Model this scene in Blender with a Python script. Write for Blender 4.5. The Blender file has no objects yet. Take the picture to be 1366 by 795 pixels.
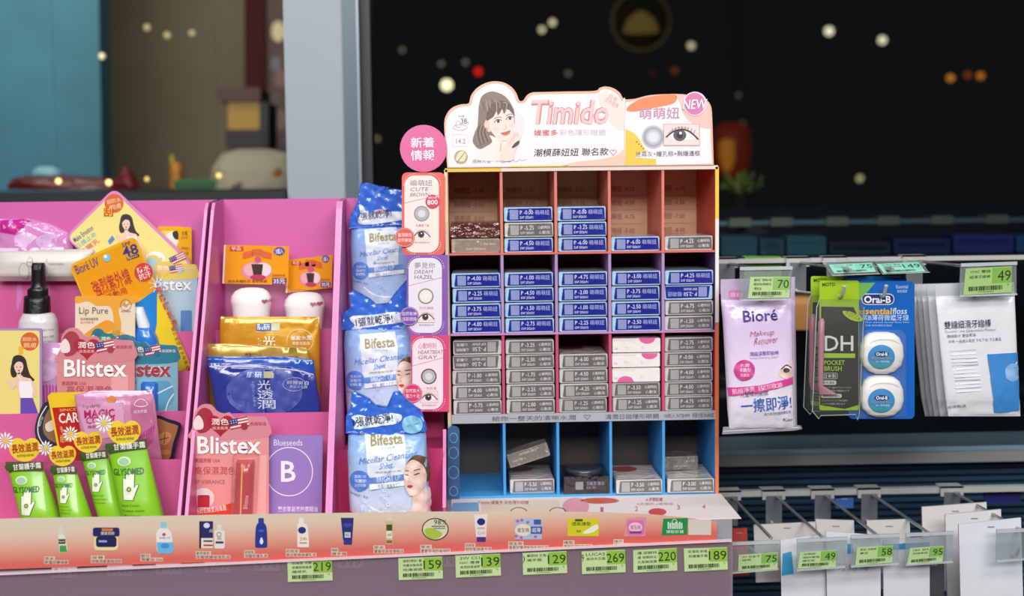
import bpy, bmesh, math, random
from mathutils import Vector, Matrix
random.seed(7)
S = bpy.context.scene
COL = bpy.context.collection
# ------------------------------------------------------------------ camera
F = 1900.0                                   # focal length in pixels of the 1366 x 795 frame
CAM = Vector((0.0, -1.9, 1.42))
YAW, PITCH, ROLL = math.radians(-2.08), math.radians(-4.74), -0.0115
RC = (Matrix.Rotation(YAW, 3, 'Z') @ Matrix.Rotation(math.pi/2 + PITCH, 3, 'X') @ Matrix.Rotation(ROLL, 3, 'Z'))
cd = bpy.data.cameras.new('camera'); cam = bpy.data.objects.new('camera', cd); COL.objects.link(cam)
cam.matrix_world = Matrix.Translation(CAM) @ RC.to_4x4()
cd.sensor_width = 36.0; cd.lens = F/1366*36; cd.clip_start = .05; cd.clip_end = 60
cd.dof.use_dof = True; cd.dof.focus_distance = 1.83; cd.dof.aperture_fstop = 3.2
S.camera = cam
# ------------------------------------------------------------------ world, lights, exposure
w = bpy.data.worlds.new('night'); S.world = w; w.use_nodes = True
w.node_tree.nodes['Background'].inputs[0].default_value = (.0088, .0086, .0082, 1)
w.node_tree.nodes['Background'].inputs[1].default_value = 1.0
def area(name, loc, look, sx, sy, e, col=(1, 1, 1)):
    l = bpy.data.lights.new(name, 'AREA'); l.shape = 'RECTANGLE'; l.size = sx; l.size_y = sy; l.energy = e; l.color = col
    o = bpy.data.objects.new(name, l); COL.objects.link(o); o.location = loc
    o.rotation_euler = (Vector(look)-Vector(loc)).to_track_quat('-Z', 'Y').to_euler(); return o
area('ceiling_and_fill_light', (-1.1, -2.2, 2.75), (-.5, -.2, 1.1), 1.3, .5, 22, (1, .98, .96))
area('ceiling_and_fill_light', (1.1, -2.2, 2.75), (.5, -.2, 1.1), 1.3, .5, 22, (1, .98, .96))
area('ceiling_and_fill_light', (0, -5.2, 3.2), (0, 0, 1.25), 3.4, .9, 165, (.98, .98, 1))  # broad frontal fill, added to brighten the fronts and the compartments
area('ceiling_and_fill_light', (.2, -.55, 2.9), (.2, -.25, 1), 2.2, .35, 12, (1, .98, .96))
area('back_wall_fill', (-1.15, 1.6, 2.75), (-1.1, 2.9, 1.4), 1.0, .4, 11, (1, .93, .78))  # added lamp with no visible source, brightens the walls at rear left
S.view_settings.view_transform = 'Standard'; S.view_settings.look = 'None'
S.view_settings.exposure = 0.12; S.view_settings.gamma = 1.0; S.view_settings.use_curve_mapping = False

# ------------------------------------------------------------------ helpers
def at(px, py, Y=0.0, kx=0.0, kz=0.0):
    """point of the photo pixel on the plane y = Y + kx*x + kz*(z-1)"""
    d = RC @ Vector(((px-683)/F, (397.5-py)/F, -1))
    t = (Y + kx*CAM.x + kz*(CAM.z-1) - CAM.y)/(d.y - kx*d.x - kz*d.z)
    return CAM + t*d
def lin(h):
    h = h.lstrip('#'); r = []
    for i in (0, 2, 4):
        c = int(h[i:i+2], 16)/255
        r.append(c/12.92 if c <= .04045 else ((c+.055)/1.055)**2.4)
    return (*r, 1)
MC = {}
def M(h, rough=.42, metal=0, bump=0, bs=60, coat=0, spec=.5, emit=0, var=0, trans=0):
    """procedural Principled material: colour (with an optional noise variation) and noise relief"""
    k = (h, rough, metal, bump, bs, coat, spec, emit, var, trans)
    if k in MC: return MC[k]
    m = bpy.data.materials.new('mat_'+h.lstrip('#')); m.use_nodes = True
    nt = m.node_tree; b = nt.nodes['Principled BSDF']; c = lin(h)
    b.inputs['Base Color'].default_value = c; b.inputs['Roughness'].default_value = rough
    b.inputs['Metallic'].default_value = metal; b.inputs['Specular IOR Level'].default_value = spec
    b.inputs['Coat Weight'].default_value = coat; b.inputs['Coat Roughness'].default_value = .08
    b.inputs['Transmission Weight'].default_value = trans
    if emit:
        b.inputs['Emission Color'].default_value = c; b.inputs['Emission Strength'].default_value = emit
    if bump or var:
        tc = nt.nodes.new('ShaderNodeTexCoord'); n = nt.nodes.new('ShaderNodeTexNoise')
        n.inputs['Scale'].default_value = bs; n.inputs['Detail'].default_value = 3
        nt.links.new(tc.outputs['Object'], n.inputs['Vector'])
        if bump:
            bn = nt.nodes.new('ShaderNodeBump'); bn.inputs['Strength'].default_value = bump; bn.inputs['Distance'].default_value = .004
            nt.links.new(n.outputs['Fac'], bn.inputs['Height']); nt.links.new(bn.outputs['Normal'], b.inputs['Normal'])
            if coat: nt.links.new(bn.outputs['Normal'], b.inputs['Coat Normal'])
        if var:
            mx = nt.nodes.new('ShaderNodeMix'); mx.data_type = 'RGBA'
            mx.inputs[6].default_value = tuple(x*(1-var) for x in c[:3])+(1,); mx.inputs[7].default_value = tuple(min(1, x*(1+var)) for x in c[:3])+(1,)
            nt.links.new(n.outputs['Fac'], mx.inputs[0]); nt.links.new(mx.outputs[2], b.inputs['Base Color'])
    MC[k] = m; return m
def CLEAR(h='e8f0f4', refl=.12, tint=.9, pure=False):
    """thin clear plastic: mostly see-through with a glossy skin"""
    k = ('clear', h, refl, tint, pure)
    if k in MC: return MC[k]
    m = bpy.data.materials.new('mat_clear_'+h); m.use_nodes = True; nt = m.node_tree; nt.nodes.clear()
    o = nt.nodes.new('ShaderNodeOutputMaterial'); t = nt.nodes.new('ShaderNodeBsdfTransparent'); g = nt.nodes.new('ShaderNodeBsdfPrincipled')
    c = lin(h)
    if pure: g.inputs['Metallic'].default_value = 1
    t.inputs[0].default_value = tuple(x*tint for x in c[:3])+(1,)
    g.inputs['Base Color'].default_value = c; g.inputs['Roughness'].default_value = .01 if pure else .12; g.inputs['Specular IOR Level'].default_value = .8
    n = nt.nodes.new('ShaderNodeTexNoise'); n.inputs['Scale'].default_value = 45; bn = nt.nodes.new('ShaderNodeBump')
    bn.inputs['Strength'].default_value = 0 if pure else .25; bn.inputs['Distance'].default_value = .004
    nt.links.new(n.outputs['Fac'], bn.inputs['Height']); nt.links.new(bn.outputs['Normal'], g.inputs['Normal'])
    x = nt.nodes.new('ShaderNodeMixShader'); x.inputs[0].default_value = refl
    nt.links.new(t.outputs[0], x.inputs[1]); nt.links.new(g.outputs[0], x.inputs[2]); nt.links.new(x.outputs[0], o.inputs[0])
    MC[k] = m; return m
def RAMP(name, stops, axis='Z', rough=.4, bump=0):
    """print whose colour runs along one axis of the sheet"""
    if name in MC: return MC[name]
    m = bpy.data.materials.new('mat_'+name); m.use_nodes = True; nt = m.node_tree; b = nt.nodes['Principled BSDF']
    tc = nt.nodes.new('ShaderNodeTexCoord'); sp = nt.nodes.new('ShaderNodeSeparateXYZ'); r = nt.nodes.new('ShaderNodeValToRGB')
    nt.links.new(tc.outputs['Generated'], sp.inputs[0]); nt.links.new(sp.outputs[axis], r.inputs[0]); nt.links.new(r.outputs[0], b.inputs['Base Color'])
    e = r.color_ramp.elements
    while len(e) < len(stops): e.new(.5)
    for q, (p, h) in zip(e, stops): q.position = p; q.color = lin(h)
    b.inputs['Roughness'].default_value = rough
    if bump:
        n = nt.nodes.new('ShaderNodeTexNoise'); n.inputs['Scale'].default_value = 9; bn = nt.nodes.new('ShaderNodeBump')
        bn.inputs['Strength'].default_value = bump; bn.inputs['Distance'].default_value = .004
        nt.links.new(n.outputs['Fac'], bn.inputs['Height']); nt.links.new(bn.outputs['Normal'], b.inputs['Normal'])
    MC[name] = m; return m
def mm(x): return M(x) if isinstance(x, str) else x

TXC = {}
def text_mesh(s, b=0):
    if (s, b) in TXC: return TXC[(s, b)]
    c = bpy.data.curves.new('t', 'FONT'); c.body = s; c.size = 1; c.resolution_u = 2; c.offset = b*.45 if any(ord(q) > 0x2e00 for q in s) else b*.7
    o = bpy.data.objects.new('t', c); me = bpy.data.meshes.new_from_object(o)
    v = [(p.co.x, p.co.y) for p in me.vertices]; f = [tuple(p.vertices) for p in me.polygons]
    bpy.data.objects.remove(o); bpy.data.curves.remove(c); bpy.data.meshes.remove(me)
    if v:
        x0 = min(p[0] for p in v); x1 = max(p[0] for p in v); y0 = min(p[1] for p in v); y1 = max(p[1] for p in v)
        v = [((p[0]-x0)/max(1e-6, x1-x0), (p[1]-y0)/max(1e-6, y1-y0)) for p in v]
    TXC[(s, b)] = (v, f); return TXC[(s, b)]
class MB:
    def __init__(s): s.v = []; s.f = []; s.mi = []; s.sm = []; s.mats = []
    def idx(s, m):
        m = mm(m)
        if m not in s.mats: s.mats.append(m)
        return s.mats.index(m)
    def add(s, vs, fs, m, smooth=False):
        n = len(s.v); s.v += [Vector(p) for p in vs]; k = s.idx(m)
        for f in fs: s.f.append(tuple(n+i for i in f)); s.mi.append(k); s.sm.append(smooth)
    def mesh(s, name, base):
        me = bpy.data.meshes.new(name); me.from_pydata([tuple(p-base) for p in s.v], [], s.f)
        for m in s.mats: me.materials.append(m)
        me.polygons.foreach_set('material_index', s.mi); me.polygons.foreach_set('use_smooth', s.sm); me.update(); return me
BOXF = [(0, 1, 2, 3), (7, 6, 5, 4), (0, 4, 5, 1), (1, 5, 6, 2), (2, 6, 7, 3), (3, 7, 4, 0)]
def ell(cx, cy, rx, ry=None, n=24, a0=0, a1=360):
    ry = rx if ry is None else ry
    full = abs(a1-a0) >= 360; k = n if full else n+1
    return [(cx+rx*math.cos(math.radians(a0+(a1-a0)*i/n)), cy+ry*math.sin(math.radians(a0+(a1-a0)*i/n))) for i in range(k)]
def rr(x0, y0, x1, y1, r, n=4):
    p = []
    for cx, cy, a in ((x1-r, y0+r, -90), (x1-r, y1-r, 0), (x0+r, y1-r, 90), (x0+r, y0+r, 180)):
        p += ell(cx, cy, r, r, n, a, a+90)
    return p
def spline(pts, n=4, closed=True):
    """Catmull-Rom through pts"""
    o = []; L = len(pts); R_ = range(L if closed else L-1)
    for i in R_:
        g = (lambda j: pts[j % L]) if closed else (lambda j: pts[max(0, min(L-1, j))])
        a, b, c, d = g(i-1), g(i), g(i+1), g(i+2)
        for k in range(n):
            t = k/n; o.append(tuple(.5*(2*b[q]+(c[q]-a[q])*t+(2*a[q]-5*b[q]+4*c[q]-d[q])*t*t+(3*b[q]-a[q]-3*c[q]+d[q])*t**3) for q in (0, 1)))
    if not closed: o.append(pts[-1])
    return o
def fatheart(cx, cy, w, h):
    return spline([(cx+w*u, cy+h*v) for u, v in ((0, -.38), (.16, -.5), (.36, -.47), (.5, -.22), (.46, .12), (.28, .38), (0, .5), (-.28, .38), (-.46, .12), (-.5, -.22), (-.36, -.47), (-.16, -.5))], 3)
def heart(cx, cy, w, h, n=28):
    o = []
    for i in range(n):
        t = 2*math.pi*i/n; o.append((cx+w/2*math.sin(t)**3, cy-h/2*(13*math.cos(t)-5*math.cos(2*t)-2*math.cos(3*t)-math.cos(4*t))/15.5))
    return o
ALL = []
class Item:
    """one thing; parts are drawn in the pixels of a photo crop and put at their own depth in the world"""
    eps = .00018
    def __init__(s, name, label, cat, Y=0, crop=(0, 0, 1), kx=0, kz=0, group=None, kind=None, mapper=None, base=None, rotz=0, roty=0):
        s.name, s.label, s.cat, s.group, s.kind = name, label, cat, group, kind
        s.Y, s.crop, s.kx, s.kz = Y, crop, kx, kz; s.mapper = mapper; s.base = base; s.rotz = rotz; s.roty = roty
        s.parts = {}; s.g = None; s.step = None; s.pre = None; s.plabels = {}
    def mb(s, p):
        if p not in s.parts: s.parts[p] = MB()
        return s.parts[p]
    def P(s, u, v, off=0):
        if s.pre: u, v = s.pre(u, v)
        if s.mapper: return s.mapper(u, v, off)
        p = at(s.crop[0]+u/s.crop[2], s.crop[1]+v/s.crop[2], s.Y, s.kx, s.kz); p.y -= off; return p
    def bul(s, u, v): return s.g(u, v) if s.g else 0
    # flat print
    def Q(s, part, pts, m, L=1):
        vs = [(p[0], p[1]) for p in pts]; fs = [tuple(range(len(vs)))]
        if s.step:
            bm = bmesh.new(); bv = [bm.verts.new((p[0], p[1], 0)) for p in vs]
            try: bm.faces.new(bv)
            except ValueError: bm.free(); return
            bmesh.ops.triangulate(bm, faces=bm.faces[:])
            for ax in (0, 1):
                lo = min(p[ax] for p in vs); hi = max(p[ax] for p in vs); c = math.floor(lo/s.step)*s.step+s.step
                while c < hi:
                    nrm = (1, 0, 0) if ax == 0 else (0, 1, 0)
                    bmesh.ops.bisect_plane(bm, geom=bm.verts[:]+bm.edges[:]+bm.faces[:], plane_co=(c if ax == 0 else 0, c if ax else 0, 0), plane_no=nrm)
                    c += s.step
            bm.verts.index_update(); vs = [(q.co.x, q.co.y) for q in bm.verts]; fs = [tuple(q.index for q in f.verts) for f in bm.faces]; bm.free()
        s.mb(part).add([s.P(u, v, s.bul(u, v)+s.eps*L) for u, v in vs], fs, m, bool(s.step))
    def R(s, part, x0, y0, x1, y1, m, L=1, r=0): s.Q(part, rr(x0, y0, x1, y1, r) if r else [(x0, y0), (x1, y0), (x1, y1), (x0, y1)], m, L)
    def E(s, part, cx, cy, rx, ry, m, L=1, n=24): s.Q(part, ell(cx, cy, rx, ry, n), m, L)
    def ring(s, part, cx, cy, r0, r1, m, L=1, n=28, asp=1):
        a = ell(cx, cy, r0, r0*asp, n); b = ell(cx, cy, r1, r1*asp, n)
        s.mb(part).add([s.P(u, v, s.bul(u, v)+s.eps*L) for u, v in a+b], [(i, (i+1) % n, n+(i+1) % n, n+i) for i in range(n)], m)
    def line(s, part, pts, wd, m, L=1, closed=False):
        n = len(pts); q = []
        for i in range(n):
            a = pts[(i-1) % n] if closed or i else pts[i]; b = pts[(i+1) % n] if closed or i < n-1 else pts[i]
            dx, dy = b[0]-a[0], b[1]-a[1]; l = math.hypot(dx, dy) or 1
            q.append((pts[i][0]-dy/l*wd/2, pts[i][1]+dx/l*wd/2)); q.append((pts[i][0]+dy/l*wd/2, pts[i][1]-dx/l*wd/2))
        fs = [(2*i, 2*i+1, (2*i+3) % (2*n), (2*i+2) % (2*n)) for i in range(n if closed else n-1)]
        s.mb(part).add([s.P(u, v, s.bul(u, v)+s.eps*L) for u, v in q], fs, m)
    split = False
    def T(s, part, txt, x0, y0, x1, y1, m, L=2, rot=0, b=0, sh=0):
        if s.split and part.endswith('lettering'): s.nt = getattr(s, 'nt', 0)+1; part += '#t%d' % s.nt
        v, f = text_mesh(txt, b); cx, cy = (x0+x1)/2, (y0+y1)/2; c, n = math.cos(math.radians(rot)), math.sin(math.radians(rot)); o = []
        for p in v:
            dx = (p[0]-.5)*(x1-x0)+sh*(p[1]-.5)*(y1-y0); dy = -(p[1]-.5)*(y1-y0)
            u, w_ = cx+dx*c+dy*n, cy-dx*n+dy*c; o.append(s.P(u, w_, s.bul(u, w_)+s.eps*L))
        s.mb(part).add(o, f, m)
    def bars(s, part, x0, y0, x1, y1, m='20241c', L=2, n=26):
        rnd = random.Random(n+int(x0)); x = x0; w_ = (x1-x0)/n
        while x < x1-w_:
            k = w_*rnd.choice((.4, .6, 1.0)); s.R(part, x, y0, x+k, y1, m, L); x += k+w_*rnd.choice((.35, .5))
    # solids
    def slab(s, part, pts, m, th=.002, front=0, bev=0):
        n = len(pts); cx = sum(p[0] for p in pts)/n; cy = sum(p[1] for p in pts)/n
        A = [s.P(u, v, front) for u, v in pts]; B = [s.P(u, v, front-th) for u, v in pts]
        if bev:
            rad = max(math.hypot(p[0]-cx, p[1]-cy) for p in pts); k = 1-bev/rad
            C_ = [s.P(cx+(u-cx)*k, cy+(v-cy)*k, front) for u, v in pts]; d = (s.P(cx+rad, cy)-s.P(cx+rad-bev, cy)).length
            A = [p+Vector((0, d*.8, 0)) for p in A]
            s.mb(part).add(C_+A, [tuple(range(n))]+[(i, (i+1) % n, n+(i+1) % n, n+i) for i in range(n)], m)
        s.mb(part).add(A+B, ([] if bev else [tuple(range(n))])+[tuple(range(2*n-1, n-1, -1))]+[(i, n+i, n+(i+1) % n, (i+1) % n) for i in range(n)], m)
    def crumple(s, part, pts, m, th=.004, front=0, amp=.0015, step=14):
        """thin crinkled film in the outline pts"""
        bm = bmesh.new(); bm.faces.new([bm.verts.new((p[0], p[1], 0)) for p in pts]); bmesh.ops.triangulate(bm, faces=bm.faces[:])
        for ax in (0, 1):
            lo = min(p[ax] for p in pts); hi = max(p[ax] for p in pts); c = lo+step*.5
            while c < hi:
                bmesh.ops.bisect_plane(bm, geom=bm.verts[:]+bm.edges[:]+bm.faces[:], plane_co=(c if ax == 0 else 0, c if ax else 0, 0), plane_no=(1, 0, 0) if ax == 0 else (0, 1, 0)); c += step
        bm.verts.index_update(); rnd = random.Random(int(pts[0][0]*7+pts[0][1])); ph = [rnd.uniform(0, 6.3) for _ in range(6)]
        def h(u, v):
            a, b = u/s.crop[2], v/s.crop[2]
            return amp*(math.sin(a*.31+b*.12+ph[0])+abs(math.sin(a*.11-b*.23+ph[1]))*1.6+.8*math.sin(a*.5-b*.36+ph[2])+.5*math.sin(a*.2+b*.7+ph[3]))
        vs = [(q.co.x, q.co.y) for q in bm.verts]; fs = [tuple(q.index for q in f.verts) for f in bm.faces]; n = len(vs)
        s.mb(part).add([s.P(u, v, front+h(u, v)) for u, v in vs]+[s.P(u, v, front+h(u, v)-th) for u, v in vs], fs+[tuple(n+i for i in reversed(f)) for f in fs]+[(e.verts[0].index, e.verts[1].index, n+e.verts[1].index, n+e.verts[0].index) for e in bm.edges if e.is_boundary], m, True); bm.free()
        return h
    def blob(s, part, rows, m, p=2.4, n=36, wr=0, sub=4, keep=True, y0=0):
        """closed lofted body; rows = (v, u_left, u_right, front bulge, back bulge)"""
        R2 = []
        for i in range(len(rows)-1):
            a, b = rows[i], rows[i+1]
            for k in range(sub): R2.append(tuple(a[q]+(b[q]-a[q])*k/sub for q in range(5)))
        R2.append(rows[-1])
        sd = random.random()*9
        def wrk(u, v): 
            a, b = u/s.crop[2], v/s.crop[2]
            return wr*(math.sin(a*.33+b*.21+sd)+.7*math.sin(a*.17-b*.37+2*sd)+.5*math.sin(a*.71+b*.13-sd))
        def g(u, v):
            v_ = max(R2[0][0], min(R2[-1][0], v))
            for i in range(len(R2)-1):
                if R2[i][0] <= v_ <= R2[i+1][0]:
                    t = (v_-R2[i][0])/max(1e-6, R2[i+1][0]-R2[i][0]); a, b = R2[i], R2[i+1]
                    ul, ur, tf = (a[q]+(b[q]-a[q])*t for q in (1, 2, 3)); break
            x = min(1, abs(u-(ul+ur)/2)/max(1e-6, (ur-ul)/2)); e = (1-x**p)**(1/p)
            return y0+tf*e+wrk(u, v)*min(1, e*1.5)*min(1, tf/.003)
        V_ = []; 
        for (v, ul, ur, tf, tb) in R2:
            for k in range(n):
                a = 2*math.pi*k/n; c, d = math.cos(a), math.sin(a)
                u = (ul+ur)/2+(ur-ul)/2*math.copysign(abs(c)**(2/p), c); e = abs(d)**(2/p)
                V_.append(s.P(u, v, g(u, v) if d > 1e-6 else y0-tb*e))
        L = len(R2); fs = [(i*n+k, i*n+(k+1) % n, (i+1)*n+(k+1) % n, (i+1)*n+k) for i in range(L-1) for k in range(n)]
        s.mb(part).add(V_, fs, m, True); s.mb(part).add(V_[:n], [tuple(range(n))], m); s.mb(part).add(V_[-n:], [tuple(range(n-1, -1, -1))], m)
        if keep: s.g = g
    def box(s, part, x0, x1, y0, y1, z0, z1, m):
        s.mb(part).add([(x0, y0, z0), (x1, y0, z0), (x1, y0, z1), (x0, y0, z1), (x0, y1, z0), (x1, y1, z0), (x1, y1, z1), (x0, y1, z1)], BOXF, m)
    def prism(s, part, yz, x0, x1, m):
        n = len(yz); s.mb(part).add([(x0, y, z) for y, z in yz]+[(x1, y, z) for y, z in yz],
            [tuple(range(n)), tuple(range(2*n-1, n-1, -1))]+[(i, n+i, n+(i+1) % n, (i+1) % n) for i in range(n)], m)
    def tube(s, part, pts, r, m, n=8):
        pts = [Vector(p) for p in pts]; V_ = []
        for i, p in enumerate(pts):
            d = (pts[min(i+1, len(pts)-1)]-pts[max(i-1, 0)]).normalized(); a = d.orthogonal() if i == 0 else (pa-d*pa.dot(d)); a.normalize(); pa = a; b = d.cross(a)
            for k in range(n): t = 2*math.pi*k/n; V_.append(p+a*r*math.cos(t)+b*r*math.sin(t))
        L = len(pts); s.mb(part).add(V_, [(i*n+k, i*n+(k+1) % n, (i+1)*n+(k+1) % n, (i+1)*n+k) for i in range(L-1) for k in range(n)], m, True)
        s.mb(part).add(V_[:n], [tuple(range(n-1, -1, -1))], m); s.mb(part).add(V_[-n:], [tuple(range(n))], m)
    def lathe(s, part, c, prof, m, n=24, axis='Z', arc=None):
        V_ = []
        for r, h in prof:
            for k in range(n):
                t = 2*math.pi*k/n
                V_.append(Vector(c)+(Vector((r*math.cos(t), r*math.sin(t), h)) if axis == 'Z' else Vector((r*math.cos(t), -h, r*math.sin(t)))))
        L = len(prof); s.mb(part).add(V_, [(i*n+k, i*n+(k+1) % n, (i+1)*n+(k+1) % n, (i+1)*n+k) for i in range(L-1) for k in range(n)], m, True)
        s.mb(part).add(V_[:n], [tuple(range(n-1, -1, -1))], m); s.mb(part).add(V_[-n:], [tuple(range(n))], m)
    def done(s):
        vs = [p for b in s.parts.values() for p in b.v]
        if s.base is None:
            lo = [min(p[i] for p in vs) for i in range(3)]; hi = [max(p[i] for p in vs) for i in range(3)]
            base = Vector(((lo[0]+hi[0])/2, (lo[1]+hi[1])/2, lo[2])); sub = base
        else: base = Vector(s.base); sub = Vector((0, 0, 0))
        if len(s.parts) == 1:
            (k, b), = s.parts.items(); root = bpy.data.objects.new(s.name, b.mesh(s.name, sub))
        else: root = bpy.data.objects.new(s.name, None); root.empty_display_size = .02
        COL.objects.link(root); root.location = base; root.rotation_euler = (0, s.roty, s.rotz)
        if s.kind == 'structure': root['kind'] = 'structure'
        if s.label: root['label'] = s.label; root['category'] = s.cat
        if s.group: root['group'] = s.group
        if s.kind and s.kind != 'structure': root['kind'] = s.kind
        if len(s.parts) > 1:
            made = {}
            for k in sorted(s.parts, key=lambda q: q.count('/')):
                b = s.parts[k]; nm = k.split('/')[-1].split('#')[0]
                o = bpy.data.objects.new(nm, b.mesh(nm, sub)); COL.objects.link(o); made[k] = o
                par = k.rsplit('/', 1)[0] if '/' in k else None
                o.parent = made.get(par, root)
                if k in s.plabels: o['label'] = s.plabels[k]
        return root
C1 = (20, 240, 861/260); C2 = (20, 430, 766/260); C3 = (230, 250, 3.456); C4 = (220, 430, 2.944); C5 = (440, 230, 3.459); C6 = (440, 460, 3.312)
C7 = (580, 90, 3.595); D1 = (580, 210, 3.31); D3 = (580, 430, 3.06); D4 = (770, 430, 3.06); D5 = (940, 320, 2.84); D6 = (1120, 320, 2.841); D7 = (940, 560, 3.3645)
D8 = (20, 660, 2.846); E1 = (480, 660, 2.732); E2 = (0, 0, 2.732); G1 = (1040, 340, 3.455); G2 = (590, 105, 6.623); G3 = (700, 110, 5.357); G4 = (595, 650, 3.503)
G5 = (30, 685, 5.059); G6 = (960, 330, 8.83); G7 = (1060, 335, 4.793); PX = (0, 0, 1)
def zat(py, Y, px=683): return at(px, py, Y).z
def xat(px, Y, py=400): return at(px, py, Y).x
def vof(z, Y, crop, px):                    # crop row of a height z at depth Y
    lo, hi = -200.0, 1200.0
    for _ in range(40):
        md = (lo+hi)/2
        if at(px, md, Y).z > z: lo = md
        else: hi = md
    return (lo-crop[1])*crop[2]
def atz(px, py, z):
    d = RC @ Vector(((px-683)/F, (397.5-py)/F, -1)); return CAM + d*((z-CAM.z)/d.z)
ZS = zat(663, 0, 777)                        # top of the shelf deck
# ------------------------------------------------------------------ the setting
def struct(name, fn):
    it = Item(name, None, None, kind='structure'); fn(it); return it.done()
BLK = M('0c0d0f', .7, bump=.1, bs=30)
struct('floor', lambda i: i.box('f', -4, 5, -5, 7, -.05, 0, M('1a1a1c', .6, bump=.1, var=.2, bs=8)))
def wl(i): i.slab('w', [(-900, -300), (126, -300), (137, 290), (-900, 290)], M('3f8093', .6, bump=.1, var=.35, bs=5), .12)
it = Item('wall_left', None, None, Y=2.2, kind='structure'); wl(it); it.done()
it = Item('wall_back', None, None, Y=3.2, kind='structure'); it.slab('w', [(60, -300), (420, -300), (420, 330), (60, 330)], M('857a5e', .7, bump=.1, var=.25, bs=3), .1); it.done()
X0, X1 = xat(381, .55, 150), xat(459, .55, 150); X2, X3 = xat(481, .55, 150), xat(494, .55, 150)
it = Item('pillar', None, None, kind='structure')
it.box('shaft', X0, X1, .55, .85, 0, 2.7, M('a0a8b0', .5, bump=.05, var=.04, bs=6))
it.box('metal_strip', X1, X2-.004, .545, .83, 0, 2.7, M('56656f', .4, metal=.2)); it.box('metal_edge', X2-.004, X2, .54, .83, 0, 2.7, M('8a939a', .35, metal=.3)); it.done()
it = Item('window_1', None, None, kind='structure')
it.box('window_frame', X2+.001, X3, .58, .68, .0, 2.7, M('15181a', .45)); it.box('window_frame#2', X3, 2.2, .6, .66, 2.42, 2.7, M('15181a', .45)); it.box('window_frame#3', X3, 2.2, .6, .66, .5, .56, M('15181a', .45))
it.box('pane', X3, 2.2, .627, .631, .56, 2.42, CLEAR('dfe6ea', .03, .97, True)); it.done()
struct('trim_1', lambda i: i.box('sill', -2.2, X0-.002, .5, 2.6, zat(257, .5, 200)-.04, zat(257, .5, 200), M('10181a', .6, bump=.1, bs=20)))
ZL = zat(257, .5, 200)
struct('wall_front', lambda i: i.box('w', -2.2, X0-.002, .56, .66, 0, ZL-.042, BLK))
struct('night_backdrop', lambda i: i.box('w', X3+.02, 3.2, 1.6, 1.7, 0, 1.345, BLK))  # added black wall standing in for the darkness beyond the glass

# ------------------------------------------------------------------ blurred things behind the glass
def bz(px, py, Y): return at(px, py, Y)
it = Item('curtain', 'dark red curtain strip hanging by the beige wall', 'curtain', Y=2.9)
for k in range(6):
    it.blob('fold#%d' % k, [(-70, 326+k*4.6, 332+k*4.6, .02, .02), (262, 327+k*4.6, 333+k*4.6, .02, .02)], M('541d1c', .8), n=10, sub=1)
it.done()
it = Item('wall_poster', 'dim brown and grey poster beside the grey pillar', 'poster', Y=2.85)
it.slab('sheet', [(356, -60), (402, -60), (402, 235), (360, 235)], M('5a4438', .6), .01)
for (x, y, rx, ry, c) in ((371, 42, 9, 14, 'e8d4a0'), (368, 85, 7, 10, '5c6068'), (374, 105, 9, 12, '7a4a3c'), (369, 130, 6, 9, '3a3032'), (374, 160, 9, 14, '6b5148'), (378, 195, 8, 12, '54474a')): it.E('patch#%d' % int(y), x, y, rx, ry, c, 3, 14)
it.done()
it = Item('counter_machine', 'yellow machine with brown lid and black base on the counter', 'machine', Y=2.1)
it.slab('body', rr(304, 135, 346, 173, 3), M('b58a16', .45), .18); it.slab('lid', rr(290, 117, 348, 136, 4), M('4d2c20', .5), .2, .01)
it.slab('side_panel', rr(346, 136, 358, 197, 3), M('151213', .5), .19); it.slab('base', rr(302, 173, 352, 199, 3), M('1d1513', .5), .2, .01); it.slab('stem', [(316, 199), (340, 199), (338, 251.5), (318, 251.5)], M('241c18', .6), .05)
it.done()
it = Item('paper_heap', 'heap of crumpled white paper on the counter beside the pillar', 'paper', Y=1.9)
it.blob('heap', [(199, 318, 360, .02, .02), (206, 296, 392, .07, .07), (225, 284, 402, .12, .1), (252, 282, 406, .14, .1)], M('a9a38c', .8, bump=.6, bs=30), wr=.004, n=40); it.E('stain', 377, 231, 6, 6, 'a8783a', 3); it.E('stain', 328, 247, 9, 5, '5d4a55', 3); it.done()
it = Item('red_bundle', 'long dark red wrapped bundle on the counter', 'bundle', Y=1.5)
it.blob('wrap', [(233, 40, 90, .02, .02), (238, 18, 158, .06, .05), (246, 12, 176, .08, .06), (252.5, 12, 182, .08, .06)], M('5f1519', .35, bump=.5, bs=25), wr=.003); it.blob('tip', [(222, 166, 170, .005, .005), (234, 158, 180, .02, .02), (250, 152, 188, .03, .03)], M('6a181c', .4), keep=False); it.done()
it = Item('blue_packet', 'pale blue packet lying on the dark red bundle', 'packet', Y=1.5)
it.blob('packet', [(222, 52, 70, .01, .01), (227, 44, 82, .03, .02), (233.5, 42, 84, .03, .02)], M('8fc3cf', .4)); it.done()
it = Item('green_box', 'small dark green box on the counter by the beige wall', 'box', Y=1.8)
it.slab('carton', rr(232, 240, 288, 252.5, 2), M('0f5a25', .5), .06); it.R('lid', 231, 239.5, 289, 243, '1a7a36', 2); it.done()
it = Item('small_bottle', 'small orange and yellow bottle behind the green box', 'bottle', Y=2.0)
it.blob('body', [(217, 229, 240, .01, .01), (222, 227, 244, .02, .02), (251.5, 227, 244, .02, .02)], M('c07a1e', .4)); it.blob('cap', [(207, 227, 233, .008, .008), (217, 227, 233, .008, .008)], M('c9b324', .4), keep=False); it.done()
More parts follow.
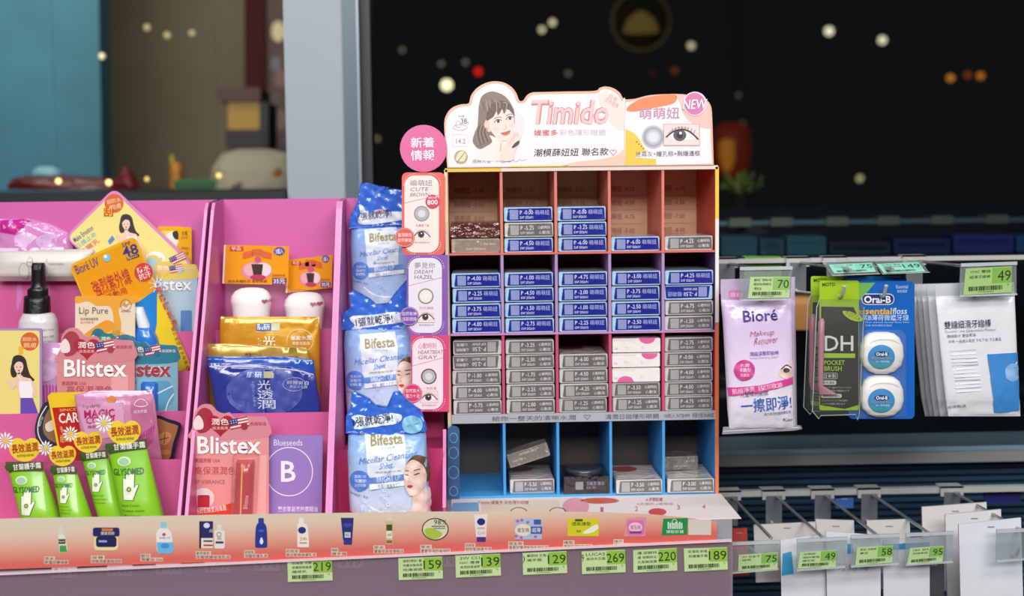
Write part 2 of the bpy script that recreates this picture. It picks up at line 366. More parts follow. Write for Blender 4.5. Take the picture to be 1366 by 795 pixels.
def bulb(px, py, Y, r, h, e, label, grp, name='string_light_bulb', sx=1, sz=1, cr=.0015):
    it = Item(name, label, 'light', group=grp); c = at(px, py, Y); k = (Y+1.9)/F; R_ = r*k
    prof = [(R_*sx*max(.02, math.sin(math.pi*i/8)), -R_*sz*math.cos(math.pi*i/8)) for i in range(9)]
    it.lathe('globe', c, prof, M(h, .5, emit=e), 14); it.lathe('socket', c+Vector((0, 0, R_*sz)), [(R_*.35, -R_*.1), (R_*.35, R_*.5)], M('101010', .6), 8)
    it.tube('cord', [c+Vector((0, 0, R_*sz*1.3)), Vector((c.x, c.y, 3.2))], cr, M('080808', .8), 4); it.done()
g = 'bokeh lamps in the night window'
for px, py, r, h, e, lab in ((596, 113.5, 7, 'fff2b0', 3.2, 'bright yellow-white lamp just above the header left arch'), (638, 95.5, 4.5, 'ff2010', 1.6, 'red lamp above the header portrait arch'),
        (723, 39.5, 4, 'ffe9b0', 1.3, 'warm lamp near the top edge, lower of a close pair'), (737, 30, 4, 'ffe9b0', 1.5, 'warm lamp touching the photo top edge, upper of a close pair'),
        (758, 98, 3, 'b9c090', .45, 'faint greenish lamp above the header lettering'), (922, 61, 4.5, 'ffe6ae', 1.1, 'warm lamp right of the big glass globe'),
        (536.7, 66.6, 3, 'b8b890', .5, 'faint lamp nearest the dark window frame'), (588.7, 85, 3, 'b8b890', .5, 'faint lamp directly above the bright yellow-white lamp'), (621, 83, 3, 'b8b890', .55, 'faint lamp left of the red lamp'),
        (503, 185, 3.2, 'd0b860', .6, 'dim yellow lamp low beside the window frame'), (1106, 41.5, 5.5, 'fff0c0', 2.0, 'bright cream lamp, left of the two at upper right'), (1177, 53.5, 5, 'fff0c0', 1.8, 'bright cream lamp, right of the two at upper right'),
        (1147, 238, 4, 'e8dc90', 1.0, 'single pale yellow lamp low in the dark right window'), (1268, 104, 4.5, 'ff9a30', 1.0, 'orange lamp, leftmost of the orange trio'), (1291, 100, 4, 'd06020', .55, 'orange lamp, dim middle one of the orange trio'), (1308, 101, 4.5, 'ff8c2a', .9, 'orange lamp, rightmost of the orange trio'),
        (900, 94, 4.5, 'a04818', .5, 'dim rust-coloured lamp above the right half of header'), (871, 98, 3.5, '6a3018', .4, 'very dim brown lamp left of the rust-coloured lamp'), (998.5, 252, 3, 'c8c8a0', .5, 'faint lamp low above the rear rack'), (985, 127, 2.6, 'a8a890', .4, 'faint lamp high right of the round badge'), (990, 165, 3.2, 'b09070', .5, 'faint lamp on top of the glowing lantern')):
    bulb(px, py, 5.0, r, h, e, lab, g)
g = 'fairy lights along the counter'
for px, py, r, h, e, lab, Y in ((78, 241.6, 4, 'ffd88a', 1.6, 'fairy light in front of the left half of the red bundle', 1.2), (145, 243.5, 4, 'ffd88a', 1.8, 'fairy light in front of the right end of the red bundle', 1.2),
        (196, 239, 3.4, 'e0c070', .8, 'dim fairy light between the red bundle and green box', 1.2), (292, 234, 3.6, 'ffcf70', 1.2, 'fairy light above the right end of the green box', 1.2), (136, 75, 4, 'e6d8a8', .9, 'fairy light at the edge of the teal wall', 2.0),
        (223, 47, 4, 'c8bc88', .6, 'fairy light high on the beige wall, middle of three', 2.6), (196, 36.6, 4, 'c8bc88', .6, 'fairy light high on the beige wall, left of three', 2.6), (256, 44, 3.5, 'c8bc88', .6, 'fairy light high on the beige wall, right of three', 2.6)):
    bulb(px, py, Y, r, h, e, lab, g, 'fairy_light', cr=.0003)
it = Item('globe_lamp', 'large glass globe pendant lamp at the top of the dark window', 'lamp'); c = at(855, 28, 4.0); k = 5.9/F
it.lathe('glass_globe', c, [(38*k*max(.02, math.sin(math.pi*i/14)), -38*k*math.cos(math.pi*i/14)) for i in range(15)], CLEAR('cfc4a0', .05, 1), 28)
it.lathe('shade', c+Vector((0, 0, 0)), [(6*k, 12*k), (18*k, 2*k), (24*k, -14*k), (21*k, -15*k)], M('a08a54', .5, emit=.55), 24)
it.tube('rim', [c+Vector((38*k*math.cos(t), 0, 38*k*math.sin(t))) for t in [i*math.pi/16 for i in range(33)]], .003, M('8a7a4c', .4, emit=.35), 6); it.tube('cord', [c+Vector((0, 0, 12*k)), (c.x, c.y, 3.4)], .003, BLK, 6); it.done()
it = Item('lantern', 'dim red and orange lantern glowing right of the header', 'lantern'); c = at(976, 200, 4.0); k = 5.9/F
it.lathe('shade', c, [(12*k, -38*k), (22*k, -30*k), (26*k, 0), (24*k, 26*k), (14*k, 36*k)], M('8a2b12', .6, emit=.25), 20); it.lathe('glow_panel', c+Vector((-8*k, -16*k, 0)), [(6*k, -28*k), (12*k, -10*k), (12*k, 10*k), (5*k, 16*k)], M('c8741c', .6, emit=.5), 14); it.tube('cord', [c+Vector((0, 0, 36*k)), (c.x, c.y, 3.4)], .003, BLK, 6); it.done()
it = Item('potted_plant', 'small yellow-green plant behind the rear rack', 'plant'); rnd = random.Random(3); c = at(988, 282, 1.65); k = 3.5/F
it.lathe('pot', (c.x, 1.65, 1.345), [(.02, 0), (.03, .03), (.032, .035)], M('3a2a22', .7), 14)
for j in range(26):
    a = rnd.uniform(-1.2, 1.2); l = rnd.uniform(10, 34)*k; x = c.x+math.sin(a)*l; z = 1.375+math.cos(a)*l; y = 1.65+rnd.uniform(-.03, .03); s_ = 6*k
    it.mb('leaf#%d' % j).add([(c.x, 1.65, 1.375), (x-s_*.5, y, z-s_*.4), (x, y, z+s_), (x+s_*.5, y, z-s_*.2)], [(0, 1, 2, 3)], M('6c7a1c' if j % 3 else '8c8a24', .5))
it.done()
it = Item('rear_rack', 'blurred chrome rack with clips behind the hooks', 'rack')
a = at(955, 297, 1.0); b = at(1420, 289, 1.0)
it.box('rail', a.x, b.x, .995, 1.02, a.z-.006, a.z+.003, M('9fb2b8', .3, metal=.85))
for j, px in enumerate((985, 1040, 1113, 1181, 1252, 1325)):
    q = at(px, 293, 1.0); it.box('clip#%d' % j, q.x-.022, q.x+.022, .975, 1.03, a.z-.008, a.z+.009, M('b9b49a', .3, metal=.8))
for q in (a.x+.05, b.x-.02): it.box('post#%d' % int(q*100), q, q+.02, 1.02, 1.04, 0, a.z, M('30363a', .5, metal=.5))
it.done()
for j, (x0, x1, y0, h, lab) in enumerate(((962, 1010, 315, '2f5f68', 'teal box, leftmost on the blurred rear shelf'), (1014, 1046, 318, '28505a', 'teal box, second from the left on the blurred rear shelf'), (1050, 1102, 315, '35686e', 'teal box, third from the left on the blurred rear shelf'), (1106, 1188, 322, '1d2433', 'dark box in the middle of the blurred rear shelf'), (1192, 1268, 318, '1c2350', 'navy box in the middle of the blurred rear shelf'), (1272, 1352, 313, '2a2c78', 'violet-blue box, right of the navy one on the blurred rear shelf'), (1356, 1410, 314, '24507a', 'blue box, rightmost on the blurred rear shelf'))):
    it = Item('goods_box', lab, 'box', Y=.92, group='boxes on the rear shelf'); v1 = vof(1.264, .92, PX, (x0+x1)/2)
    it.slab('carton', rr(x0, y0, x1, v1, 2, 2), M(h, .5), .08); it.R('label_panel', x0+6, y0+6, x1-6, y0+12, M(h, .3), 2); it.done()
it = Item('rear_shelf', 'dark shelf board under the blurred teal and blue boxes', 'shelf'); it.box('board', at(940, 380, .92).x, 1.5, .84, 1.03, 1.24, 1.264, M('101416', .5)); it.box('edge_strip', at(940, 380, .92).x, 1.5, .835, .84, 1.245, 1.262, M('1c2426', .4)); it.done()

# ------------------------------------------------------------------ the shelf that carries the trays and the lens display
KX, YF = .095, -.186
it = Item('shelf_board', 'grey shelf board carrying the pink trays and lens display', 'shelf')
def skew(part, x0, x1, yo, yb, z0, z1, m):
    f = lambda x: YF+KX*x+yo
    it.mb(part).add([(x0, f(x0), z0), (x1, f(x1), z0), (x1, f(x1), z1), (x0, f(x0), z1), (x0, yb, z0), (x1, yb, z0), (x1, yb, z1), (x0, yb, z1)], BOXF, m)
XE = .338
skew('deck', -.8, XE, .008, .34, ZS-.03, ZS, M('9a9ca0', .45, bump=.05, var=.05)); skew('front_edge', -.8, XE, .004, -.10, ZS-.115, ZS-.031, M('8f8a90', .4)); it.done()
it = Item('price_rail', 'translucent plastic price rail along the shelf edge', 'price rail')
skew('channel', -.8, XE-.003, -.0015, -.0, 0, 0, M('a58f98', .3)) if False else None
f = lambda x, yo: YF+KX*x+yo
zt = at(500, 746, YF, KX).z; zt2 = zt-.085
def sheet(part, x0, x1, yo, z0, z1, m, th=.0012):
    it.mb(part).add([(x0, f(x0, yo), z0), (x1, f(x1, yo), z0), (x1, f(x1, yo), z1), (x0, f(x0, yo), z1), (x0, f(x0, yo)+th, z0), (x1, f(x1, yo)+th, z0), (x1, f(x1, yo)+th, z1), (x0, f(x0, yo)+th, z1)], BOXF, m)
sheet('back_strip', -.8, XE-.003, .001, zt2, zt, M('968a92', .35)); sheet('clear_cover', -.8, XE-.003, -.0026, zt2+.004, zt+.003, CLEAR('f0e4ea', .10, .95), .0008); sheet('top_lip', -.8, XE-.003, -.0062, zt+.003, zt+.0052, M('e6cbd3', .25), .007); sheet('lower_lip', -.8, XE-.003, -.0062, zt2+.002, zt2+.005, M('cfc3c8', .25), .007)
it.crop = PX; it.Y = YF; it.kx = KX
for px, t in ((86, '124'), (160, '109'), (225, '199'), (290, '299'), (356, '99'), (468, '99'), (598, '199')):
    yy = 763-(px-60)*.034+(3 if px > 580 else 0); it.R('old_price_card', px-17, yy-6, px+17, yy+9, 'a9a0a6', 2); it.T('old_price_card', '$'+t, px-14, yy-4, px+13, yy+6, '716c74', 4)
it.done()

# promo strip with printed products
sy = lambda px: -.0345*(px-30)
it = Item('promo_strip', 'cream to red printed strip with product pictures on shelf edge', 'promo strip', Y=YF-.0008, kx=KX)
top = [(-80, 695), (30, 691), (165, 689), (300, 686.5), (430, 684.5), (560, 682.5), (700, 682), (800, 683), (870, 686), (920, 691), (957.5, 696.5)]
bot = [(955, 727), (800, 732), (600, 739), (300, 749), (30, 758.5), (-80, 762.5)]
it.slab('sheet', top+bot, RAMP('strip', ((0, 'cc4a44'), (.22, 'd4685c'), (.5, 'dda68e'), (.72, 'dcc4ae'), (1, 'd8ccb4'))), .0004)
pr = lambda n: 'product_picture#'+n
it.crop = D8; t = pr('spray'); it.Q(t, [(165, 150), (188, 150), (200, 205), (195, 219), (168, 219)], 'd9e2cc', 2); it.R(t, 166, 168, 192, 186, '2a2c20', 3); it.Q(t, [(170, 192), (194, 192), (198, 217), (170, 217)], '3f9a4a', 3); it.R(t, 166, 120, 184, 150, 'd8cfc4', 2, 4); it.T(t, 'natural', 168, 172, 190, 180, 'f0e8c0', 4)
t = pr('jar'); it.R(t, 300, 138, 392, 210, 'e6d8a0', 2, 14); it.R(t, 296, 124, 397, 158, '20205c', 3, 8); it.R(t, 308, 158, 386, 198, '1c1c4e', 3, 10); it.R(t, 330, 127, 372, 138, 'd07a2a', 4, 2); it.T(t, '潤膚凝膠', 326, 140, 378, 152, 'e8e4dc', 4); it.R(t, 318, 172, 350, 180, '8ea0d0', 4, 3)
t = pr('oil'); it.R(t, 553, 102, 575, 126, '8cc4e4', 3, 3); it.Q(t, [(550, 126), (578, 126), (594, 142), (602, 205), (596, 222), (546, 222), (538, 212), (536, 145)], 'e6e0dc', 2); it.Q(t, [(539, 180), (600, 180), (602, 210), (596, 222), (546, 222), (540, 212)], '6fb2e0', 3); it.E(t, 566, 150, 7, 6, 'd8403a', 4, 12); it.E(t, 570, 193, 16, 10, '3f8fd0', 4, 14); it.T(t, 'baby oil', 550, 158, 588, 168, '3a78b0', 4)
t = pr('lotion'); it.R(t, 700, 100, 752, 164, '23265e', 2, 2); it.R(t, 704, 164, 752, 202, 'e2dccc', 2, 2); it.R(t, 700, 100, 707, 202, '17183e', 3); it.E(t, 728, 116, 12, 10, 'd8d8e4', 4, 14); it.T(t, 'AD', 738, 130, 752, 142, 'd8d8e8', 4); it.R(t, 716, 188, 752, 194, 'b83030', 4); it.R(t, 716, 172, 750, 178, '3a3a3a', 4); it.R(t, 768, 112, 784, 136, 'ded6cc', 2, 3); it.R(t, 757, 134, 797, 204, 'e4dcd2', 3, 8); it.ring(t, 775, 150, 9, 7, '55504c', 5); it.R(t, 762, 176, 792, 184, '3c3a3a', 5); it.T(t, 'AD', 768, 160, 784, 170, '55504c', 5)
t = pr('bluebottle'); it.R(t, 924, 88, 945, 112, '2a3a94', 2, 4); it.Q(t, spline([(922, 108), (947, 108), (956, 130), (958, 190), (952, 200), (918, 200), (912, 190), (914, 130)], 3), '24338a', 3); it.E(t, 935, 136, 11, 5, '4a5ab8', 4, 12); it.Q(t, spline([(936, 160), (943, 178), (936, 188), (929, 178)], 3), 'dfe4f2', 4)
t = pr('whitebottle'); it.R(t, 1078, 88, 1096, 112, 'e8e0d6', 2, 3); it.Q(t, spline([(1076, 108), (1098, 108), (1112, 124), (1116, 188), (1112, 198), (1076, 198), (1072, 188), (1072, 124)], 3), 'eae0d4', 3); it.E(t, 1090, 134, 15, 13, '1f2d80', 4, 18); it.T(t, '24h', 1082, 160, 1108, 172, 'b0504a', 4); it.R(t, 1080, 180, 1108, 184, 'c06058', 4)
t = pr('bluetube'); it.Q(t, [(1237, 87), (1286, 87), (1280, 172), (1246, 172)], '252b6e', 2); it.R(t, 1248, 170, 1280, 189, '2c3480', 3, 3); it.E(t, 1262, 115, 18, 8, '3b47a0', 3, 14); it.R(t, 1252, 142, 1274, 162, 'd5d5e6', 3); it.T(t, '美白', 1255, 145, 1271, 158, '252b6e', 4)
it.crop = E1
t = pr('oilvial'); it.R(t, 97, 75, 118, 96, 'd8cdb0', 3, 3); it.R(t, 95, 95, 120, 180, 'c8b888', 2, 4); it.R(t, 97, 108, 118, 130, '4b4a1e', 3); it.R(t, 97, 132, 118, 158, 'e6e0c8', 3); it.R(t, 97, 165, 118, 176, '8c6a28', 3); it.T(t, 'oil', 100, 138, 115, 150, '4b4a1e', 4)
t = pr('tin'); it.E(t, 275, 125, 49, 41, '3a4020', 2, 30); it.E(t, 275, 125, 45, 37, 'd6d3b4', 3, 30); it.Q(t, spline([(236, 128), (262, 120), (300, 140), (282, 158), (250, 156)], 4), 'a6be3c', 4); it.T(t, '98%', 270, 90, 316, 108, '2a2e1c', 5); it.R(t, 262, 112, 312, 116, '6a7048', 5); it.R(t, 270, 120, 312, 123, '6a7048', 5)
t = pr('handtube'); it.Q(t, [(416, 72), (466, 70), (460, 155), (424, 155)], 'e4dad4', 2); it.R(t, 426, 153, 459, 171, '4a2a78', 3, 3); it.E(t, 442, 98, 15, 13, '1f2670', 3, 16); it.T(t, 'Q10', 430, 134, 456, 146, 'a07080', 4); it.R(t, 428, 118, 456, 124, 'c8a8b0', 4)
t = pr('padpack'); it.R(t, 565, 86, 663, 162, 'a9b8d4', 2, 5); it.E(t, 595, 128, 30, 22, 'e4d4c4', 3, 22); it.R(t, 622, 115, 664, 142, '3f5c9c', 3, 3); it.R(t, 634, 90, 660, 108, '40569c', 3); it.T(t, '衛生棉', 574, 120, 616, 136, '2a3060', 4); it.T(t, '超薄', 628, 120, 658, 136, 'e8ecf4', 4)
for q in ((575, 95), (590, 92), (612, 100), (570, 150), (588, 155), (640, 152)): it.E(t, q[0], q[1], 6, 5, 'c45a80', 4, 10)
t = pr('linerpack'); it.R(t, 757, 86, 871, 150, 'd2c824', 2, 3); it.Q(t, spline([(812, 140), (838, 120), (864, 108), (868, 122), (846, 138)], 4), 'ece8d4', 3); it.T(t, '透氣護墊', 772, 98, 842, 112, '3e5a1e', 4); it.R(t, 784, 88, 812, 96, '3e5a1e', 4); it.T(t, '透氣', 788, 128, 806, 136, '5e6a1e', 4)
t = pr('pinkpack'); it.Q(t, [(972, 84), (1044, 80), (1040, 150), (962, 152)], 'd8909c', 2); it.R(t, 974, 92, 1036, 146, 'dc6fa4', 3, 8); it.E(t, 1004, 118, 25, 18, 'e8c4d4', 4, 20); it.T(t, '衛生棉', 986, 110, 1022, 126, 'a82a6a', 5); it.R(t, 984, 132, 1026, 140, '7a3a90', 5)
t = pr('greenlogo'); it.Q(t, [(1106, 87), (1196, 84), (1192, 145), (1100, 148)], '1d8a42', 2); it.ring(t, 1147, 98, 10, 8, 'e0ecdc', 3)
for q in range(8): it.R(t, 1122+q*7, 98+(q % 2)*4, 1126+q*7, 124, 'e4f0e0', 3)
it.T(t, '領取折價', 1116, 128, 1180, 140, 'e4f0e0', 3)
it.R('blank_label', 1197, 90, 1280, 146, 'd2cabc', 2)
it.crop = D8; cap = 'caption'; nc = 0
for x0, y0, a, b, w_ in ((113, 236, '草本', '爽膚防曬噴霧', 88), (290, 232, '保養', '修復潤膚護理凝膠', 114), (478, 226, '嬰兒', '潤膚油 200', 82), (688, 216, '曼秀雷敦', '深層修護保濕乳液', 128), (872, 212, '妮維雅', '深層修護乳液', 86), (1030, 208, '妮維雅', '美白緊緻煥膚乳液', 112), (1202, 204, '妮維雅', '護手霜', 56)):
    nc += 1; cap = 'caption#%d' % nc; it.R(cap, x0-2, y0-2, x0+w_*.42+2, y0+13, 'dfc6b0', 1); it.R(cap, x0-2, y0+12, x0+w_+2, y0+27, 'dfbba8', 1); it.T(cap, a, x0, y0, x0+w_*.4, y0+11, '54403a', 2); it.T(cap, b, x0, y0+14, x0+w_, y0+26, '3e302c', 2)
it.crop = E1
for x0, y0, a, b, w_ in ((52, 186, '草本', '蘆薈保濕潤澤精油', 106), (222, 184, '草本', '蘆薈保濕舒緩凝膠', 106), (385, 178, '妮維雅', '極致緊緻護手霜', 94), (543, 172, '衛生棉', '蘆薈超薄透氣衛生棉日用', 142), (743, 168, '護墊', '透氣超薄無香護墊', 102), (926, 164, '棉片', '柔軟衛生護墊', 92)):
    nc += 1; cap = 'caption#%d' % nc; it.R(cap, x0-2, y0-2, x0+w_*.36+2, y0+13, 'dfc6b0', 1); it.R(cap, x0-2, y0+12, x0+w_+2, y0+27, 'dfbba8', 1); it.T(cap, a, x0, y0, x0+w_*.34, y0+11, '54403a', 2); it.T(cap, b, x0, y0+14, x0+w_, y0+26, '3e302c', 2)
it.done()

# price tags
def quad_pre(q):
    (ax, ay), (bx, by), (cx, cy), (dx, dy) = q
    return lambda u, v: ((ax*(1-u)+bx*u)*(1-v)+(dx*(1-u)+cx*u)*v, (ay*(1-u)+by*u)*(1-v)+(dy*(1-u)+cy*u)*v)
def tag(price, lines, quad, crop, Y, kx, label, group, bg='c6dd9e', hi='93c046', kz=0, ink='24301c', left=''):
    it = Item('price_tag', label, 'price tag', Y=Y, crop=crop, kx=kx, kz=kz, group=group); it.pre = quad_pre(quad)
    it.slab('card', [(0, 0), (1, 0), (1, 1), (0, 1)], M(bg, .35), .0006); it.R('highlight', .58, .03, 1, .62, M(hi, .35), 1)
    n = len(price); it.T('price', price, .985-.125*n-.04, .14, .975, .54, ink, 2)
    for k, l in enumerate(lines): it.T('lettering', l, .1, .08+k*.2, .1+.11*max(2, len(l)) if len(l) < 5 else .54, .2+k*.2, ink, 2)
    if left: it.T('lettering', left, 0.0, .12, .05, .45, ink, 2)
    it.pre = quad_pre(quad); it.bars('barcode', .1, .70, .84, .87, ink, 2); it.T('lettering', '4710036003', .3, .90, .62, .95, ink, 2); it.T('lettering', '元', .9, .66, .94, .74, ink, 2)
    return it.done()
YT = YF-.0032; g = 'price tags in the shelf rail'
for pr_, ls, q, cr, left in (('219', ['妮維雅 深層', '修護緊緻煥膚', '護理乳'], [(1034, 249), (1203, 243), (1206, 325), (1036, 331)], D8, ''), ('159', ['德莉雅彩 藍', '修護深層保濕', '修護凝霜'], [(140, 231), (300, 225), (303, 305), (142, 311)], E1, ''),
        ('139', ['3W CLI', 'NIC 蘆薈', '保濕舒緩凝膠'], [(348, 221), (512, 214), (515, 294), (350, 302)], E1, ''), ('129', ['曼妮絲 甘菊', '護手霜'], [(593, 212), (753, 205), (756, 285), (595, 292)], E1, ')'), ('269', ['LUCAS', '澳洲木瓜霜'], [(808, 207), (966, 200), (969, 282), (810, 289)], E1, '9'),
        ('220', ['護 菲蘇特', '膚 菲蘇特毛', '孔緊緻面膜'], [(996, 202), (1155, 194), (1157, 276), (997, 284)], E1, ''), ('189', ['吸濕毯 舒柔', '修護護手霜'], [(1181, 196), (1339, 191), (1341, 272), (1183, 280)], E1, '')):
    tag(pr_, ls, q, cr, YT, KX, 'green price tag reading '+pr_+', '+{'219': 'alone at the left of the shelf rail', '159': 'left of the 139 tag in the shelf rail', '139': 'between the 159 and 129 tags in the rail', '129': 'left of the 269 tag in the rail', '269': 'under the yellow product picture', '220': 'under the pink product picture', '189': 'rightmost in the shelf rail'}[pr_], g, left=left)
# ------------------------------------------------------------------ contact lens display
mid = 777
XL, XR = xat(597, 0, 450), xat(957.5, 0, 450)
XD = [xat(671, 0, 445), xat(743, 0, 445), xat(814, 0, 445), xat(885, 0, 445)]
Z1, Z2, Z3, ZT = zat(336, 0, mid), zat(443, 0, mid), zat(551, 0, mid), zat(224.5, 0, mid)
DEP = .150; TH = .004
CARD = lambda h: M(h, .55, bump=.04, var=.05, bs=40)
it = Item('lens_display', 'tall cardboard contact lens display with compartments and pink header', 'display stand'); it.split = True
# side walls are printed in bands, the dividers and shelves by tier
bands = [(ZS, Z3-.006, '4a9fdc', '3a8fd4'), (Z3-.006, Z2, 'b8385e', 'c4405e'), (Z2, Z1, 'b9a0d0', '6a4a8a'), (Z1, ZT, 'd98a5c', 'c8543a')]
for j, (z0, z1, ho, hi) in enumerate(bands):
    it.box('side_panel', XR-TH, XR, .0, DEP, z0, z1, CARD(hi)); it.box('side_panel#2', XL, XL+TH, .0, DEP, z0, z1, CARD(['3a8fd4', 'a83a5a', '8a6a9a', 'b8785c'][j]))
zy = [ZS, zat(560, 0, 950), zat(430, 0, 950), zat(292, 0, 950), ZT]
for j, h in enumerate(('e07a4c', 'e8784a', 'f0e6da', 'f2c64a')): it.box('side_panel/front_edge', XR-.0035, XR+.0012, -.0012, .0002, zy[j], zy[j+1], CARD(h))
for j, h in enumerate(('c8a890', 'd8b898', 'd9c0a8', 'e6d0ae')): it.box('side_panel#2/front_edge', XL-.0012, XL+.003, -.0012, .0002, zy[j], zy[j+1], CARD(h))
it.box('top_panel', XL, XR, 0, DEP, ZT-.002, ZT+.002, CARD('e0b48a')); it.box('top_panel/front_edge', XL, XL+.075, -.0012, .0002, ZT-.003, ZT+.002, 'f0c850'); it.box('top_panel/front_edge', XL+.075, XR, -.0012, .0002, ZT-.003, ZT+.002, 'f0ddd0')
it.box('back_panel', XL, XR, DEP, DEP+.003, Z1, ZT, CARD('e6b890')); it.box('back_panel', XL, XR, DEP, DEP+.003, Z2, Z1, CARD('8a6a56')); it.box('back_panel', XL, XR, DEP, DEP+.003, Z3, Z2, CARD('8a4a50')); it.box('back_panel', XL, XR, DEP, DEP+.003, ZS, Z3, CARD('4c443c'))  # second tier's back is darker: shade above the boxes painted into the card
dv = [('3f97d8', ZS, Z3-.012), ('c2476e', Z3, Z2-.003), ('b08cc0', Z2, Z1-.002), ('dd7a68', Z1, ZT-.002)]
n = 0
for x in XD:
    for h, z0, z1 in dv: n += 1; it.box('divider#%d' % n, x-.0018, x+.0018, .001, DEP, z0, z1, CARD(h))
for j, (z, h) in enumerate(((Z1, 'd8695c'), (Z2, 'bf86b8'))): it.box('shelf#%d' % j, XL+TH, XR-TH, 0, DEP, z-.0025, z, CARD(h))
it.box('shelf#3', XL+TH, XR-TH, 0.0006, DEP, Z3-.0025, Z3, CARD('8a8a90'))
it.box('floor_panel', XL, XR, 0, DEP, ZS+.0005, ZS+.004, CARD('4aa4e0'))
# printed grey strip under the third tier
it.Y = -.0006; it.crop = PX; za, zb = Z3+.0005, Z3-.0115
it.box('shelf_strip', XL+TH, XR-.002, -.0006, .0004, zb, za, CARD('a9adb0'))
it.mapper = lambda u, v, off: Vector((XL+(XR-XL)*u, -.0008-off, za+(zb-za)*v))
for s_, u0, u1 in (('給你一整天的清晰水潤', .16, .47), ('♡', .50, .525), ('清潤日拋隱形眼鏡', .58, .78 ), ('10枚入 NT$499', .80, .895), ('新售光度100-800度', .905, .985)): it.T('shelf_strip/lettering', s_, u0, .22, u1, .80, '4a4c50', 1)
# power chart printed on the back panel of the top tier
zz = ZT
def bm_(u, v, off): return Vector((XL+(XR-XL)*u, DEP-.0004-off, ZT+(Z1-ZT)*v))
it.mapper = bm_; cols = [(XL, XD[0])]+[(XD[i], XD[i+1]) for i in range(3)]+[(XD[3], XR)]
pw = [['-4.00', '-0.50', '-0.00'], ['-1.50', '-3.00', '-2.50'], ['-3.50', '-3.25', '-4.25', ], ['-4.25', '-4.50', '-4.75', '-5.00'], ['-6.00', '-6.50', '-7.00', '-8.00']]
for c_, (a, b) in enumerate(cols):
    u0 = (a-XL)/(XR-XL); wd = (b-a)/(XR-XL)
    for r_, p in enumerate(pw[c_]):
        v = .22+r_*.18; it.T('back_panel/power_chart', '萌萌妞 '+p, u0+wd*.15, v, u0+wd*.72, v+.075, 'a8403a', 1); it.R('back_panel/power_chart', u0+wd*.05, v+.13, u0+wd*.9, v+.136, 'b98a68', 1)
it.mapper = None
# flap lying on the shelf in front of the display
def fm(u, v, off): p = atz(u, v, ZS+.0012); p.z += off; return p
it.mapper = fm
FL = [atz(600, 668, ZS+.0012), atz(957, 659, ZS+.0012)]
yb = -.0015; it.mapper = None
it.box('front_flap', XL+.002, XR+.004, -.142, yb, ZS+.0003, ZS+.0012, CARD('efe6e2')); it.mapper = fm
for q_, (pts, h) in enumerate((([(604, 671), (638, 670), (640, 689), (598, 690)], '7fb4de'), ([(642, 669), (745, 667), (752, 688), (642, 689)], 'ecd8c4'), (ell(768, 676, 18, 12), 'e8a4b4'), (ell(800, 668, 26, 4), 'd8604a'), (ell(877, 683, 12, 5), 'd84a4a'))): it.Q('front_flap/print#%d' % q_, pts, h, 1)
for x in (692, 744): it.ring('front_flap/lens_drawing#%d' % x, x, 684, 12, 10.5, '6a6a70', 2, asp=.6)
it.T('front_flap/lettering', 'Timido 媞蜜多 彩色隱形眼鏡', 638, 668, 705, 673, 'c07a6a', 3); it.T('front_flap/lettering', '6 步驟配戴', 862, 664, 884, 669, 'c0506a', 3); it.T('front_flap/lettering', '6大溫和 6重保濕', 850, 671, 898, 674, 'c89aa6', 3)
for x, y, s_ in ((803, 680, '1'), (849, 679, '2'), (905, 677, '3'), (939, 676, '4')): it.T('front_flap/lettering', s_, x-2, y-3, x+2, y+3, 'd06a86', 3)
it.mapper = None
# header
it.Y = -.003; it.crop = C7; it.kx = 0
hdr = spline([(60, 482), (52, 380), (45, 270), (58, 222), (85, 192), (125, 177), (162, 172), (172, 138), (196, 104), (235, 78), (282, 66), (330, 72), (368, 94), (392, 125), (405, 158), (424, 158), (441, 134), (466, 120), (505, 118), (640, 115), (768, 112), (790, 98), (820, 91), (858, 100), (888, 122), (908, 151), (960, 150), (1005, 138), (1060, 130), (1190, 128), (1290, 150), (1322, 180), (1330, 230), (1334, 350), (1338, 468)], 3, False)
it.slab('header', hdr, M('f0b49c', .35), .003)
inn = spline([(66, 478), (58, 380), (53, 280), (66, 232), (92, 204), (128, 188), (172, 182), (184, 142), (206, 112), (240, 89), (282, 78), (326, 83), (358, 103), (380, 131), (396, 168), (430, 169), (450, 145), (470, 132), (505, 130), (640, 127), (772, 125), (795, 110), (820, 104), (850, 112), (878, 132), (897, 163), (915, 165), (912, 470)], 3, False)
it.Q('header/print', inn, M('f4ecee', .3), 1)
it.Q('header/print', [(916, 168), (960, 160), (1010, 146), (1060, 140), (1190, 138), (1285, 158), (1318, 190), (1324, 350), (1330, 462), (912, 470)], M('f5eeee', .3), 1)
it.Q('header/print', [(780, 135), (800, 118), (822, 112), (850, 122), (880, 145), (905, 170), (908, 300), (880, 300), (800, 220)], 'f6ddd2', 2)
it.Q('header/print', spline([(906, 390), (870, 422), (790, 440), (680, 452), (600, 474)], 4, False)+[(908, 468)], 'f2c8b0', 2)
it.Q('header/print', [(352, 478.5), (360, 472), (640, 469), (640, 475)], 'f0cc58', 2)
it.Q('header/print', spline([(918, 205), (935, 180), (985, 152), (1060, 136), (1150, 130), (1158, 160), (1130, 178), (1060, 192), (1000, 205), (950, 212)], 3), 'ee8a5a', 2)
it.Q('header/print', spline([(914, 296), (960, 318), (990, 360), (1010, 395), (1050, 415), (1060, 440), (1062, 466)], 3, False)+[(912, 468)], 'f0c848', 2)
it.Q('header/print', [(960, 432), (990, 405), (1062, 400), (1062, 440)], 'f5eeee', 3)
it.Q('header/print', spline([(1160, 130), (1290, 155), (1318, 190), (1322, 285), (1290, 290), (1230, 265), (1190, 220), (1175, 170)], 3), 'f2c2b4', 2)
it.line('header/print', [(912, 165), (908, 300), (910, 470)], 1.6, 'e8a48a', 3)
